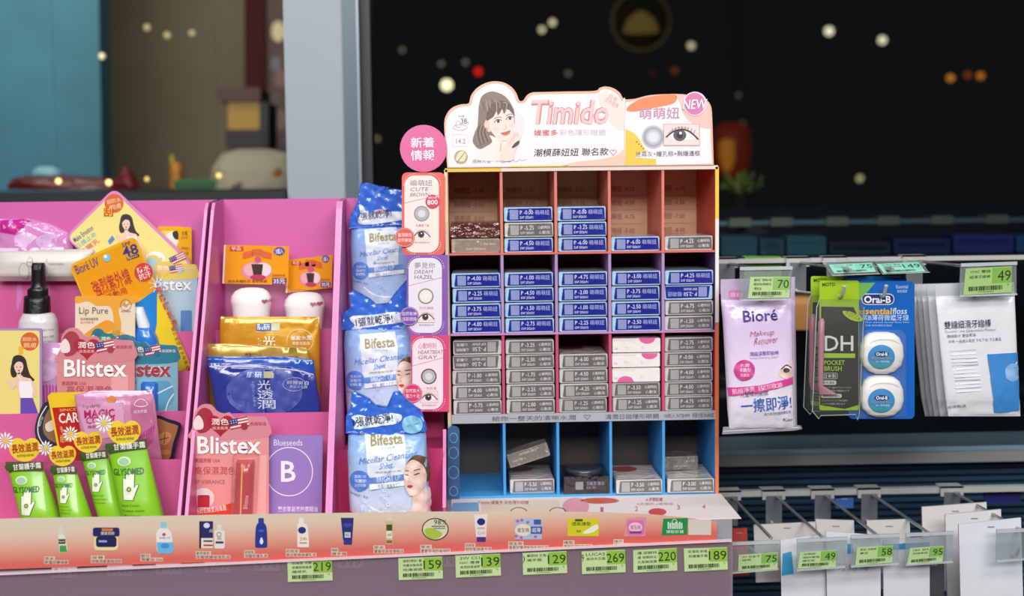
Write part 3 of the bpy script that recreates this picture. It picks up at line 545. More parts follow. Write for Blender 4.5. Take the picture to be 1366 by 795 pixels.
it.crop = G3
for k, (o, h, b) in enumerate(((5, 'd88088', .055), (4, 'f4c4c0', .012))): it.T('header/brand_lettering', 'Timido', 40, 125, 602, 300, h, 3+k, 0, b, .12)
it.Q('header/brand_lettering', heart(552, 240, 46, 46), 'fbf0f0', 5)
it.T('header/lettering', '媞蜜多', 66, 338, 235, 380, 'd84a52', 3, b=.02); it.T('header/lettering', '彩色隱形眼鏡', 248, 335, 578, 378, 'cfc3c8', 3); it.T('header/lettering', '潮模薛妞妞 聯名款', 66, 470, 598, 526, '33343e', 3, 1, .015, .12); it.line('header/heart_drawing', heart(632, 498, 46, 44), 4, 'd86a70', 3, True)
it.T('header/lettering', '日本', 600, 95, 665, 130, 'c8a0a0', 3, -25); it.T('header/lettering', '同步販售', 570, 130, 675, 165, 'c8a8a8', 3, -28)
it.T('header/lettering', '萌萌妞', 818, 178, 1106, 260, 'c890b0', 4, 1, .02); it.T('header/lettering', '迷霧灰×瞳孔棕×融瞳邊框', 792, 490, 1252, 528, '5a5860', 4, 1)
for q in range(4): it.E('header/dots', 800+q*16, 424+q*16, 5, 5, '6a5a40', 4, 8)
L_ = 'header/lens_picture'; it.E(L_, 918, 388, 82, 82, 'c6c4ca', 4, 32); it.E(L_, 918, 388, 70, 70, 'b4b2ba', 5, 32); it.E(L_, 918, 390, 56, 56, 'd4d2d8', 6, 28); it.E(L_, 918, 392, 34, 34, 'e2e0e6', 7, 24)
for q in range(36):
    a = q*math.pi/18; it.line(L_, [(918+math.cos(a)*44, 389+math.sin(a)*44), (918+math.cos(a)*72, 389+math.sin(a)*72)], 2.5, '9c9aa4', 7)
def eye(part, x0, y0, x1, y1, L=5, iris='5e5560', skin='f0d8d4', frame=None):
    w_, h_ = x1-x0, y1-y0; X = lambda u: x0+u*w_; Y_ = lambda v: y0+v*h_
    if frame: it.R(part, x0-w_*.02, y0-h_*.03, x1+w_*.02, y1+h_*.03, frame, L-1)
    it.R(part, x0, y0, x1, y1, skin, L)
    it.Q(part, spline([(X(.1), Y_(.58)), (X(.25), Y_(.36)), (X(.5), Y_(.24)), (X(.72), Y_(.36)), (X(.92), Y_(.64)), (X(.7), Y_(.74)), (X(.45), Y_(.78)), (X(.22), Y_(.70))], 4), 'f4eeee', L+1)
    it.E(part, X(.45), Y_(.52), w_*.185, min(h_*.28, w_*.19), iris, L+2); it.E(part, X(.45), Y_(.52), w_*.09, w_*.09, '2a2428', L+3); it.E(part, X(.47), Y_(.42), w_*.04, w_*.04, 'ffffff', L+4, 10)
    it.line(part, spline([(X(.06), Y_(.62)), (X(.25), Y_(.36)), (X(.5), Y_(.24)), (X(.74), Y_(.36)), (X(.98), Y_(.72))], 4, False), h_*.075, '3c2c30', L+3)
    for q in range(8):
        t = q/7; bx = .25+.6*t; by = .34-.1*math.sin(math.pi*t)+.2*max(0, t-.6); it.line(part, [(X(bx), Y_(by)), (X(bx+.06*(t-.3)), Y_(by-.16))], w_*.012, '4a3438', L+3)
    it.line(part, spline([(X(.12), Y_(.42)), (X(.4), Y_(.14)), (X(.7), Y_(.2))], 4, False), h_*.03, 'c89a94', L+2)
eye('header/eye_picture', 994, 300, 1245, 448, 5, frame='d89aa4')
it.E('header/badge', 1215, 152, 86, 86, 'f2d8e2', 6, 32); it.E('header/badge', 1213, 152, 74, 78, 'd97aa8', 7, 32); it.T('header/badge', 'NEW', 1130, 122, 1302, 192, 'a83a78', 8, 2, .06, .15); it.T('header/badge', 'NEW', 1132, 122, 1300, 190, 'fbeef4', 9, 2, .025, .15)
# portrait
it.crop = G2; pt = 'header/portrait'; HR, HD, SK = '8a776a', '6c5a50', 'f3dcd2'
it.Q(pt, spline([(330, 620), (270, 560), (285, 480), (310, 420), (318, 330), (322, 250), (340, 170), (380, 130), (440, 112), (510, 130), (560, 160), (600, 210), (630, 270), (640, 330), (630, 420), (560, 520), (420, 580)], 4), HR, 3)
it.Q(pt, spline([(640, 270), (690, 310), (730, 390), (715, 470), (680, 560), (660, 610), (620, 600), (650, 520), (640, 400)], 4), 'e6e0e0', 3)
it.Q(pt, spline([(420, 500), (440, 560), (360, 620), (310, 680), (310, 720), (560, 720), (590, 640), (540, 560)], 4), 'f6e6de', 4)
it.Q(pt, spline([(398, 330), (402, 280), (440, 240), (520, 225), (590, 260), (628, 320), (634, 400), (622, 470), (590, 530), (548, 552), (500, 540), (450, 490), (420, 440)], 4), SK, 5)
it.Q(pt, spline([(400, 350), (372, 390), (374, 430), (400, 465), (425, 470), (420, 420)], 4), 'eac8bc', 6)
it.Q(pt, spline([(390, 370), (396, 300), (420, 240), (480, 200), (560, 200), (612, 250), (640, 330), (600, 285), (570, 270), (545, 310), (530, 265), (510, 300), (490, 320), (480, 285), (455, 330), (430, 350)], 4), HD, 7)
for q in range(9): it.line(pt, spline([(340+q*24, 180+abs(q-4)*8), (330+q*30, 220), (350+q*26, 262+(q % 3)*14)], 4, False), 7, ('a89686', '74635a', 'b8a896')[q % 3], 8)
for q in range(7): it.line(pt, spline([(322+q*13, 400+q*6), (300+q*15, 480), (322+q*16, 590-q*8)], 4, False), 7, ('a49084', '65544c')[q % 2], 8)
for ex, ey, r_ in ((492, 376, 8), (596, 350, 8)):
    it.Q(pt, spline([(ex-30, ey+8), (ex-8, ey-14), (ex+24, ey-10), (ex+30, ey+2), (ex, ey+14)], 4), 'f6efec', 7); it.E(pt, ex+2, ey, 13, 13, '4a3d3a', 8, 14)
    it.line(pt, spline([(ex-34, ey+10), (ex-6, ey-16), (ex+32, ey-8)], 4, False), 6, '54423e', 9); it.line(pt, spline([(ex-34, ey-22), (ex, ey-38), (ex+34, ey-34)], 4, False), 6, 'a48e82', 8)
it.line(pt, spline([(556, 400), (566, 432), (552, 446), (536, 444)], 4, False), 4, 'dfb4a8', 7)
it.Q(pt, spline([(518, 478), (556, 470), (600, 456), (590, 486), (556, 500), (534, 494)], 4), 'd9726c', 8); it.line(pt, [(522, 480), (560, 480), (598, 460)], 3, 'b85450', 9)
it.E(pt, 470, 440, 26, 18, 'f3cfc6', 6); it.E(pt, 612, 410, 14, 16, 'f3cfc6', 6)
it.Q(pt, spline([(520, 720), (530, 620), (560, 560), (600, 520), (640, 450), (668, 470), (660, 530), (680, 490), (690, 520), (660, 600), (640, 650), (620, 720)], 4), 'f2d9ce', 9)
for q in range(3): it.line(pt, spline([(575+q*24, 590-q*14), (610+q*18, 540-q*18), (642+q*14, 470+q*8)], 4, False), 3, 'd8ac9e', 10)
it.Q(pt, spline([(612, 610), (640, 570), (680, 545), (676, 575), (640, 606)], 3), '4a4448', 11); it.line(pt, [(520, 560), (512, 640)], 8, 'e0b898', 10)
it.E('header/emblem', 165, 692, 60, 60, 'b8a87c', 3, 28); it.Q('header/emblem', spline([(120, 720), (140, 660), (180, 640), (210, 670), (190, 730)], 3), 'e6dcc0', 4); it.line('header/emblem', [(130, 740), (200, 650)], 6, '8a7848', 5)
it.line('header/water_drawing', ell(158, 430, 62, 24, 20), 3, '8c8890', 3, True); it.line('header/water_drawing', spline([(125, 425), (120, 395), (138, 372), (160, 400), (155, 428)], 3), 3, '8c8890', 3, True); it.T('header/lettering', '38', 164, 350, 218, 398, '6c686e', 3); it.T('header/lettering', '%', 220, 378, 236, 396, '8c888e', 3); it.T('header/lettering', '含水量', 140, 322, 192, 340, 'a8a2a6', 3)
it.line('header/size_frame', [(95, 492), (222, 492), (222, 596), (95, 600)], 2.5, 'd0cccf', 3, True); it.T('header/lettering', '14.2', 122, 530, 205, 572, '98949a', 3)
it.T('header/lettering', '品牌大使', 268, 712, 430, 746, '8a7c7c', 3); it.line('header/signature', spline([(470, 690), (490, 740), (478, 700), (520, 690), (490, 715), (540, 742), (570, 718), (590, 738), (620, 715), (650, 736), (680, 712), (710, 724), (745, 712)], 3, False), 3, '8a8488', 3)
# clear blue plastic guard at the lower left corner
it.Y = -.004; it.crop = PX; it.slab('corner_guard', rr(597, 568, 613, 674, 7, 4), CLEAR('8ab8e0', .25, .9), .001)
for q, (gy, gr) in enumerate(((584, 6), (604, 7), (630, 7.5), (655, 6))): it.ring('corner_guard/cutout#%d' % q, 605, gy, gr, gr-1.4, M('5a96cc', .3), 4, asp=1.2)
# side card with three lens pictures
it.Y = -.0045; it.crop = PX
it.slab('side_card', ell(565, 198, 31.5, 31.5, 30), M('e06a9c', .35), .002, .0008); it.line('side_card/dots', ell(565, 198, 27.5, 27.5, 40), .1, 'f4c0d6', 3, True)
for q in range(44): a = q*math.pi/22; it.E('side_card/dots', 565+27.5*math.cos(a), 198+27.5*math.sin(a), .8, .8, 'fbe4ee', 3, 8)
it.T('side_card/lettering', '新着', 548, 183, 579, 197, 'fdf2f6', 6, 2, .03); it.T('side_card/lettering', '情報', 548, 200, 580, 214, 'fdf2f6', 6, 2, .03)
secs = [((538, 230, 593.5, 340), 'e8685c', 'f6e3dc', '嵨萌妞', ('CUTE', 'BROWN'), 'b8b4b8', '9c98a0', 'e0604e', (540, 316.5, 13), ('盈潤粽色', '自然無鏡')),
        ((543.5, 340, 597.5, 447), '8a5cb0', 'e9e2ee', '夢見你', ('DREAM', 'HAZEL'), 'efe8dc', '9a8a78', '7a50b0', (546, 421.5, 12.5), ('自然有神', '炫彩燃燒')),
        ((548.5, 447, 599, 549), 'dc4a7c', 'f7dfe6', '心動時刻', ('HEARTBEAT', 'GRAY'), 'e6e4e4', '5a5458', 'd83a70', (550.5, 524, 12.5), ('自然放大', '電力十足'))]
for j, (b_, hc, hi, cn, en, l1, l2, hb, (tx_, ty_, tr_), tt) in enumerate(secs):
    x0, y0, x1, y1 = b_; w_ = x1-x0-9
    it.slab('side_card', rr(x0-2, y0, x1, y1, 7) if j == 0 else [(x0-1, y0), (x1, y0), (x1, y1), (x0-1+(2 if j == 2 else 0), y1)], M(hc, .35), .002, .0002*j)
    it.crop = PX; cx0, cy0, cx1, cy1 = x0+1.5, y0+4, x1-8, y1-3
    it.Q('side_card/print', rr(cx0, cy0, cx1, cy1, 14, 6), hi, 5)
    pts = rr(cx0-1, cy0-2, cx1+2.5, cy1+1.5, 15, 8)
    for p in pts[::1]: it.E('side_card/dots', p[0], p[1], .6, .6, 'fbe8ea', 5, 6)
    it.line('side_card/print', [(cx0, cy0+37), (cx1, cy0+26)], .7, 'd08a90', 6)
    it.T('side_card/lettering', cn, cx0+8, cy0+6, cx1-9, cy0+14, '8c7c8c' if j != 2 else 'c8709a', 6)
    it.T('side_card/lettering', en[0], cx0+8, cy0+16, cx0+8+(24 if len(en[0]) < 6 else 33), cy0+21, '7a6a80', 6, 1, sh=.2); it.T('side_card/lettering', en[1], cx0+8, cy0+23, cx0+33, cy0+28, '7a6a80', 6, 1, sh=.2)
    cx, cy = cx0+(23 if j < 2 else 22), cy0+51; lp = 'side_card/lens_picture#%d' % j
    it.E(lp, cx, cy, 10.5, 10.5, l2, 6); it.E(lp, cx, cy, 8.6, 8.6, l1, 7); it.E(lp, cx, cy, 5, 5, 'dcdadc' if j != 1 else 'f0ebe4', 8)
    if j == 2:
        for q in range(24): a = q*math.pi/12; it.line(lp, [(cx+5*math.cos(a), cy+5*math.sin(a)), (cx+9*math.cos(a), cy+9*math.sin(a))], .7, '6a6468', 8)
    eye('side_card/eye_picture#%d' % j, cx-11, cy+20, cx+12, cy+35, 6, iris='4a3438', skin='f2dcd8', frame='e6c0c0' if j else None)
    it.T('side_card/lettering', ('色暈蓬下直', '日然濃縮', '一角超濾')[j], cx-8, cy+14, cx+10, cy+17.5, 'd07070', 6); it.T('side_card/lettering', '販売価格$999', cx-9, cy+37, cx+11, cy+40, '9a8a90', 6)
    sb = 'side_card/badge#%d' % j; it.slab(sb, ell(tx_, ty_, tr_, tr_, 26), M(hb, .35), .0016, .0034); it.ring(sb, tx_, ty_, tr_-.8, tr_-1.3, 'f4c8c0', 20)
    it.T(sb, tt[0], tx_-9, ty_-6, tx_+9.5, ty_-.8, 'fdf0ee', 20); it.T(sb, tt[1], tx_-9, ty_+1, tx_+9.5, ty_+6.2, 'fdf0ee', 20)
    if j == 0: it.E('side_card/badge#9', 577, 269, 9.5, 9.5, 'd8405c', 8); it.T('side_card/badge#9', '800', 570, 266.5, 584, 273, 'fdeef0', 9, 3, .03); it.T('side_card/badge#9', '超級光度', 571, 262, 583, 265, 'fdeef0', 9, 3)
it.done()

# ------------------------------------------------------------------ lens boxes in the compartments
BW, BH, BD = .0655, .0198, .097
ORD = ['first', 'second', 'third', 'fourth', 'fifth']
def lens_box(kind, txt, loc, label, flip=False, rotz=0, roty=0, bw=BW, BD=BD):
    it = Item('lens_box', label, 'box', group='contact lens boxes in the display', base=loc, rotz=rotz, roty=roty)
    body, lab, ink, qr = {'blue': ('b9d6ea', '242b8e', 'dfe4f8', '8f9ac8'), 'grey': ('cfcdca', '6c6a68', 'e2e2e2', 'a9a8a6'), 'brown': ('6a4038', '5a2a24', 'c8a090', '5a2a24'), 'tan': ('b0a090', '96887a', 'd8cdbe', '96887a'), 'white': ('f2ebe6', 'f2ebe6', 'b8b4b0', 'f2ebe6'), 'silver': ('8c857c', '7a746c', 'd0c8ba', '7a746c')}[kind]
    wrap = dict(rough=.2, coat=.7, bump=.5 if kind not in ('silver', 'brown') else 1.0, bs=85)
    w2 = bw/2; b = .0012
    # carton with softened edges
    pf = [(-w2+b, 0), (w2-b, 0), (w2, b), (w2, BH-2*b), (w2-b, BH-b*.5), (-w2+b, BH-b*.5), (-w2, BH-2*b), (-w2, b)]
    n = len(pf); V_ = [(x*.985, -BD/2, .0003+z*.985) for x, z in pf]+[(x, -BD/2+b, z) for x, z in pf]+[(x, BD/2, z) for x, z in pf]
    it.mb('carton').add(V_, [tuple(range(n)), tuple(range(3*n-1, 2*n-1, -1))]+[(r_*n+i, (r_+1)*n+i, (r_+1)*n+(i+1) % n, r_*n+(i+1) % n) for r_ in (0, 1) for i in range(n)], M(body, **wrap))
    def mp(u, v, off):
        if flip: u, v = 1-u, 1-v
        return Vector(((u-.5)*bw, -BD/2-off-.0001, BH*(1-v)))
    it.mapper = mp; it.eps = .00012
    if kind in ('blue', 'grey', 'tan', 'brown', 'silver'):
        it.Q('label_panel', [(.085, .13), (.965, .09), (.985, .92), (.055, .93)], M(lab, **wrap), 1)
        if kind == 'blue': it.Q('label_panel', [(.02, .2), (.08, .13), (.05, .93), (.02, .85)], M('9fd8ee', **wrap), 1)
    if kind in ('blue', 'grey'):
        it.R('label_panel', .12, .2, .295, .86, M(qr, **wrap), 2)
        cn = '萌萌妞' if kind == 'blue' else '心動時刻'
        it.T('lettering', 'P '+txt, .33, .25, .60, .52, ink, 2); it.T('lettering', 'EXP 2026/01', .33, .64, .60, .80, ink, 2)
        if kind == 'blue': it.T('lettering', cn, .64, .23, .93, .55, 'aab4e0', 2)
        else: it.T('lettering', cn, .68, .24, .93, .46, ink, 2); it.T('lettering', '心動灰', .70, .58, .93, .80, ink, 2)
    elif kind == 'white':
        pc = dict(p1=(.72, .0), p2=(.78, .05), p3=(.28, 1.0))[txt]
        it.Q('print', [p for p in [(pc[0]+.17*math.cos(a), pc[1]+(.42*math.sin(a) if pc[1] < .5 else -.42*math.sin(a))) for a in [math.pi*i/14 for i in range(15)]]], M('e86aa4', **wrap), 1)
        it.T('print', '10 片', .25, .55, .32, .75, 'c8c0c0', 1); it.T('print', 'lens', .06, .6, .11, .8, '8ab0d8', 1); it.T('print', '8.6', .6, .55, .66, .75, 'c8c0c0', 1)
        it.Q('print', [(.02, .1), (.5, .12), (.45, .16), (.02, .16)], 'f0d8c0', 1)
    else:
        it.T('print', '1 day lens', .6, .3, .9, .5, ink, 2); it.T('print', 'EXP 2026/01', .3, .65, .7, .8, ink, 2)
    if kind != 'white' or True:
        it.mapper = lambda u, v, off: Vector(((u-.5)*bw, BD*(.5-v), BH-.0006+.0003+off+.0001)); it.R('top_print', .04, .03, .96, .97, M({'blue': 'c8dcea', 'grey': 'e4dcd8', 'white': 'f2ebe6', 'brown': '6a4038', 'tan': 'b0a090', 'silver': '8c857c'}[kind], **wrap), 1)
        if kind == 'grey': it.Q('top_print', ell(.3, .28, .3, .2, 20), M('b8484e', **wrap), 2)
    return it.done()
tiers = {1: (Z1, [['tan', 'brown'], [('blue', '-4.50'), ('grey', '-5.25'), ('blue', '-0.00')], [('blue', '-6.00'), ('blue', '-3.25'), ('blue', '-0.00')], [('blue', '-6.00')], [('grey', '-4.25')]]),
    2: (Z2, [[('blue', '-4.00'), ('blue', '-3.75'), ('blue', '-2.25'), ('blue', '-4.00')], [('blue', '-2.75'), ('blue', '-1.50'), ('blue', '-4.50'), ('blue', '-1.00')], [('blue', '-2.25'), ('blue', '-1.00'), ('blue', '-2.00'), ('blue', '-4.75')], [('blue', '-2.50'), ('blue', '-2.50'), ('blue', '-3.75'), ('blue', '-3.00')], [('grey', '-1.50'), ('grey', '-6.75'), ('blue', '-2.50', 1), ('blue', '-4.25')]]),
    3: (Z3, [[('grey', '-5.75'), ('grey', '-4.00'), ('grey', '-1.00'), ('grey', '-2.50', 1), ('grey', '-2.50', 1)], [('grey', '-2.00'), ('grey', '-2.25'), ('grey', '-1.75'), ('grey', '-2.50'), ('grey', '-3.25')], [('grey', '-1.25'), ('grey', '-4.25'), ('grey', '-4.50'), ('grey', '-6.00')], [('grey', '-1.25'), ('grey', '-3.50'), ('white', 'p3'), ('white', 'p2'), ('white', 'p1')], [('grey', '-4.75'), ('grey', '-4.00'), ('grey', '-4.00'), ('grey', '-0.00'), ('grey', '-2.75')]])}
cc = [(a+b)/2 for a, b in [(XL+TH, XD[0])]+[(XD[i], XD[i+1]) for i in range(3)]+[(XD[3], XR-TH)]]
TN = {1: 'top', 2: 'second', 3: 'third'}
rb = random.Random(11)
for t_, (z, colsx) in tiers.items():
    ph = {1: .0206, 2: .0206, 3: .0202}[t_]
    for c_, st in enumerate(colsx):
        for k, e in enumerate(st):
            if isinstance(e, str): e = (e, '')
            pos = 'only box' if len(st) == 1 else ('bottom of its stack' if k == 0 else ('top of its stack' if k == len(st)-1 else '%s from the bottom' % ORD[k]))
            look = {'blue': 'blue', 'grey': 'grey', 'brown': 'shrink-wrapped dark brown', 'tan': 'shrink-wrapped tan', 'white': 'white pink-dotted'}[e[0]]
            fl = len(e) > 2; lab = '%s%s lens box, %s row, %s column, %s' % ('upside-down ' if fl else '', look, TN[t_], ORD[c_], pos)
            x = cc[c_]+rb.uniform(-.0007, .0007); y = BD/2+.004+rb.uniform(-.001, .004)
            lens_box(e[0], e[1], (x, y, z+.0001+k*ph), lab, fl, rb.uniform(-.012, .012), 0, BW)
ZF = ZS+.0042
lens_box('grey', '-5.50', (cc[1]+.001, BD/2+.012, ZF), 'grey lens box lying flat in the second blue bin', False, .01, bw=.061)
lens_box('silver', '', (cc[1]-.0005, .030, zat(617, .01, 712)), 'wrapped grey lens box leaning tilted in second blue bin', True, .02, -math.radians(17), bw=.058, BD=.03)
lens_box('grey', '-3.50', (cc[3]+.0015, BD/2-.004, ZF), 'grey and white lens box lying in the fourth blue bin', False, .01, bw=.063)
lens_box('grey', '-3.00', (cc[4]+.002, BD/2-.004, ZF), 'grey and white lens box lying in the fifth blue bin', False, -.01, bw=.064)
lens_box('silver', '', (cc[4]-.006, BD/2+.02, ZF+.0205), 'crumpled silver-wrapped box lying atop another in the fifth bin', False, .08, 0, bw=.05, BD=.04)
it = Item('lens_case_box', 'black wrapped box with a round disc in third blue bin', 'box'); x = cc[2]+.003; BB = M('17181c', .2, coat=.8, bump=.4, bs=80); h_ = .024
it.box('carton', x-.031, x+.031, .0, .085, ZF, ZF+h_, BB); it.lathe('disc', (x, .045, ZF+h_), [(.026, 0), (.026, .003), (.022, .004), (.002, .004)], M('4a4e56', .2, metal=.3), 28)
it.mapper = lambda u, v, off: Vector((x-.031+.062*u, -off, ZF+h_*(1-v))); it.R('label_panel', .48, .25, .9, .75, M('3a3c42', .3), 1); it.T('lettering', '日戴型 藍光', .5, .3, .88, .5, 'a0a4ac', 2); it.T('lettering', '10 片', .5, .56, .7, .72, 'a0a4ac', 2); it.R('label_panel', .25, .3, .42, .75, M('8c8e94', .3), 1); it.done()

# ------------------------------------------------------------------ pink stepped trays
PK = M('cf62a6', .38, bump=.03, var=.06, bs=12); PE = M('e694c8', .3, bump=.1, bs=120); PR = M('c8346c', .45, var=.06); PS = M('d8629c', .4, bump=.03, var=.05, bs=12)  # PS is a redder pink with the tray interior's shading in its colour
ZTOP = zat(265, .15, 400)
def tray(label, x0, x1, steps, floors, inner=PS, low=False):
    it = Item('pink_tray', label, 'tray', group='pink cardboard trays'); zf = ZS+.001
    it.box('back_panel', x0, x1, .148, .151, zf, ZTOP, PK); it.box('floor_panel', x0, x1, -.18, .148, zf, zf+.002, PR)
    prof = [(-.183, zf), (.148, zf), (.148, ZTOP), (.078, ZTOP-.004), (.066, ZTOP-.014), (-.183, zf+.022)]
    for q, (a, b) in enumerate(((x0, x0+.003), (x1-.003, x1))):
        if q and low: prof = [(-.183, zf), (-.014, zf), (-.014, zf+.095), (-.03, zf+.1), (-.04, zf+.095), (-.183, zf+.03)]
        it.prism('side_panel#%d' % q, prof, a, b, PK)
        it.mb('side_panel#%d/edge_trim' % q).add([p for (y, z) in prof[3:] for p in ((a-.0006, y-.0012, z+.0008), (b+.0006, y-.0012, z+.0008))]+[p for (y, z) in prof[3:] for p in ((a-.0006, y+.003, z), (b+.0006, y+.003, z))], [(0, 1, 3, 2), (2, 3, 5, 4), (6, 8, 9, 7), (8, 10, 11, 9), (0, 2, 8, 6), (2, 4, 10, 8), (1, 7, 9, 3), (3, 9, 11, 5)], PE)
    for q, (Y, py) in enumerate(steps):
        z = zat(py, Y, 614+((x0+x1)/2)/(Y+1.9)*F); it.box('step_panel#%d' % q, x0+.0032, x1-.0032, Y, Y+.002, zf+.002, z, inner)
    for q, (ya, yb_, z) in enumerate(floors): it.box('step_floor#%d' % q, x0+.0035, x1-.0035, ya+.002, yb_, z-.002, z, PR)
    it.box('front_lip', x0+.0032, x1-.0032, -.181, -.179, zf+.002, zf+.014, PK)
    return it.done()
XA, XB, XC = -.3385, -.1645, -.022
FA = [(.118, .148, 1.20), (.075, .118, 1.17), (.03, .075, 1.12), (-.03, .03, 1.08), (-.10, -.03, 1.04)]
tray('pink stepped tray at left filled with tubes, cards and a spray bottle', -.80, XA-.006, [(.118, 357), (.075, 445), (.03, 498), (-.03, 552), (-.10, 617)], FA)
FB = [(.05, .148, 1.155), (-.06, .05, 1.06)]
tray('pink stepped tray in the middle holding sachets and puff packs', XA, XB-.0005, [(.05, 439), (-.06, 551)], FB)
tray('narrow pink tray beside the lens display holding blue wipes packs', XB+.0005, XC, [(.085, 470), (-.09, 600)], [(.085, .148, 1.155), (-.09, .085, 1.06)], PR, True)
# ------------------------------------------------------------------ goods in the left tray
def GL(h, b=.25, bs=55): return M(h, .22, coat=.5, bump=b, bs=bs)
def flag(it, part, x, y, w_, h_, L=3, rot=0):
    c, s_ = math.cos(math.radians(rot)), math.sin(math.radians(rot)); r_ = lambda u, v: (x+(u*w_)*c+(v*h_)*s_, y-(u*w_)*s_+(v*h_)*c)
    for k in range(7): it.Q(part, [r_(0, k/7), r_(1, k/7), r_(1, (k+1)/7), r_(0, (k+1)/7)], 'c23a48' if k % 2 == 0 else 'f0e6e6', L)
    it.Q(part, [r_(0, 0), r_(.45, 0), r_(.45, .57), r_(0, .57)], '2c3a7c', L+1)
    for a in range(3):
        for b in range(2): it.Q(part, [r_(.08+a*.13, .12+b*.22), r_(.13+a*.13, .12+b*.22), r_(.13+a*.13, .2+b*.22), r_(.08+a*.13, .2+b*.22)], 'f0f0f4', L+2)
def girl(it, part, x, y, k, L=3, top='f4f0f0', skirt='6a5aa8', m=1):
    """printed half-length figure: long dark hair, sleeveless top"""
    f = lambda pts: [(x+m*u*k, y+v*k) for u, v in pts]
    it.Q(part, f(spline([(-26, -20), (-18, -48), (6, -54), (26, -40), (34, -10), (44, 20), (60, 40), (30, 46), (10, 20), (-20, 30), (-30, 8)], 4)), '3a2a28', L)
    it.Q(part, f(spline([(-16, -8), (-14, -30), (2, -38), (16, -28), (18, -4), (8, 14), (-4, 16)], 4)), 'f0cdb8', L+1)
    it.Q(part, f(spline([(-18, -14), (-14, -40), (6, -46), (22, -30), (22, -10), (14, -26), (0, -30), (-10, -24)], 3)), '33242a', L+2)
    for ex in (-6, 8): it.E(part, x+m*ex*k, y-10*k, 2.6*k, 2*k, '3a2420', L+2, 8)
    it.Q(part, f(spline([(-3, 3), (2, 1), (7, 3), (2, 7)], 3)), 'c85058', L+2)
    it.Q(part, f([(-4, 12), (8, 12), (12, 26), (46, 34), (64, 60), (70, 100), (58, 102), (50, 70), (52, 110), (6, 110), (-6, 60), (-22, 74), (-46, 40), (-36, 34), (-18, 50), (-8, 28)]), 'efcab4', L+1)
    it.Q(part, f([(4, 44), (48, 44), (54, 78), (52, 108), (8, 108), (2, 76)]), top, L+2)
    it.Q(part, f([(8, 106), (54, 106), (76, 170), (8, 175)]), skirt, L+3)
    it.line(part, f([(0, 24), (14, 46)]), 2.5*k, top, L+3); it.line(part, f([(40, 34), (42, 46)]), 2.5*k, top, L+3)
# magenta clear bag
it = Item('magenta_bag', 'shiny magenta and clear plastic bag at the left edge', 'bag', Y=.13, crop=C1)
it.blob('bag', [(172, -70, 70, .004, .004), (190, -80, 150, .01, .008), (230, -80, 235, .012, .008), (300, -80, 260, .012, .008), (vof(1.201, .13, C1, 60), -80, 230, .012, .008)], GL('d98cc8', .5, 40), wr=.0012, n=44); it.step = 24; it.eps = .0004
it.Q('print', [(-60, 178), (40, 172), (76, 180), (50, 205), (10, 240), (-60, 230)], GL('c42a90'), 2); it.Q('print', [(10, 248), (60, 225), (110, 250), (60, 300), (10, 290)], GL('e8c0e4'), 2); it.Q('print', [(100, 260), (150, 232), (200, 245), (190, 300), (120, 310)], GL('d8b0dc'), 2); it.Q('print', [(-60, 300), (220, 296), (230, 318), (-60, 330)], GL('f0d8f0'), 2); it.done()
# white tube lying across
it = Item('lotion_tube', 'off-white squeeze tube lying sideways at the left edge', 'tube', Y=.098, crop=C1)
it.blob('tube', [(306, 250, 345, .003, .003), (318, -70, 350, .012, .01), (360, -80, 330, .017, .012), (420, -90, 300, .014, .012), (446, -90, 290, .003, .003)], M('dcd6d0', .35, bump=.1, bs=30), n=40, p=3); it.step = 24; it.eps = .0004
it.E('print', 55, 400, 24, 38, 'b8b2ae', 2); it.E('print', 55, 400, 20, 34, 'dcd6d0', 3); it.E('print', 82, 360, 14, 22, 'b8b2ae', 2); it.E('print', 82, 360, 11, 18, 'dcd6d0', 3); it.R('print', 150, 345, 158, 430, 'b6c8dc', 2); it.T('print', 'hand cream', 165, 360, 230, 372, 'a8a4a0', 3); it.slab('seal', [(252, 312), (345, 304), (352, 330), (300, 446), (240, 448)], M('d0cac4', .4), .003); it.done()
# yellow packs
it = Item('yellow_pack', 'yellow pack with black lettering patch at tray back', 'pack', Y=.140, crop=C1); zb = vof(1.201, .14, C1, 235)
it.slab('card', rr(630, 205, 735, zb, 8), GL('edb41e', .1), .006); it.R('print', 640, 225, 720, 300, 'f4d060', 2, 10); it.Q('print', spline([(664, 250), (700, 226), (724, 250), (716, 290), (680, 296)], 3), 'f0ece0', 3); it.Q('print', spline([(696, 232), (718, 226), (722, 262), (704, 258)], 3), '2c2420', 4); it.done()
it = Item('yellow_pack', 'yellow pack with red lettering, rightmost at tray back', 'pack', Y=.134, crop=C1)
it.slab('card', rr(722, 208, 780, zb, 10), GL('f0b41c', .1), .005); it.T('lettering', '防曬', 738, 226, 762, 246, '7a4a10', 2); it.T('lettering', 'SPF', 735, 250, 765, 262, 'c02a20', 2); it.T('lettering', '植物成分', 735, 295, 772, 310, 'b82820', 2, -8); it.T('lettering', '保濕', 738, 316, 768, 334, '9a5a14', 2); it.done()
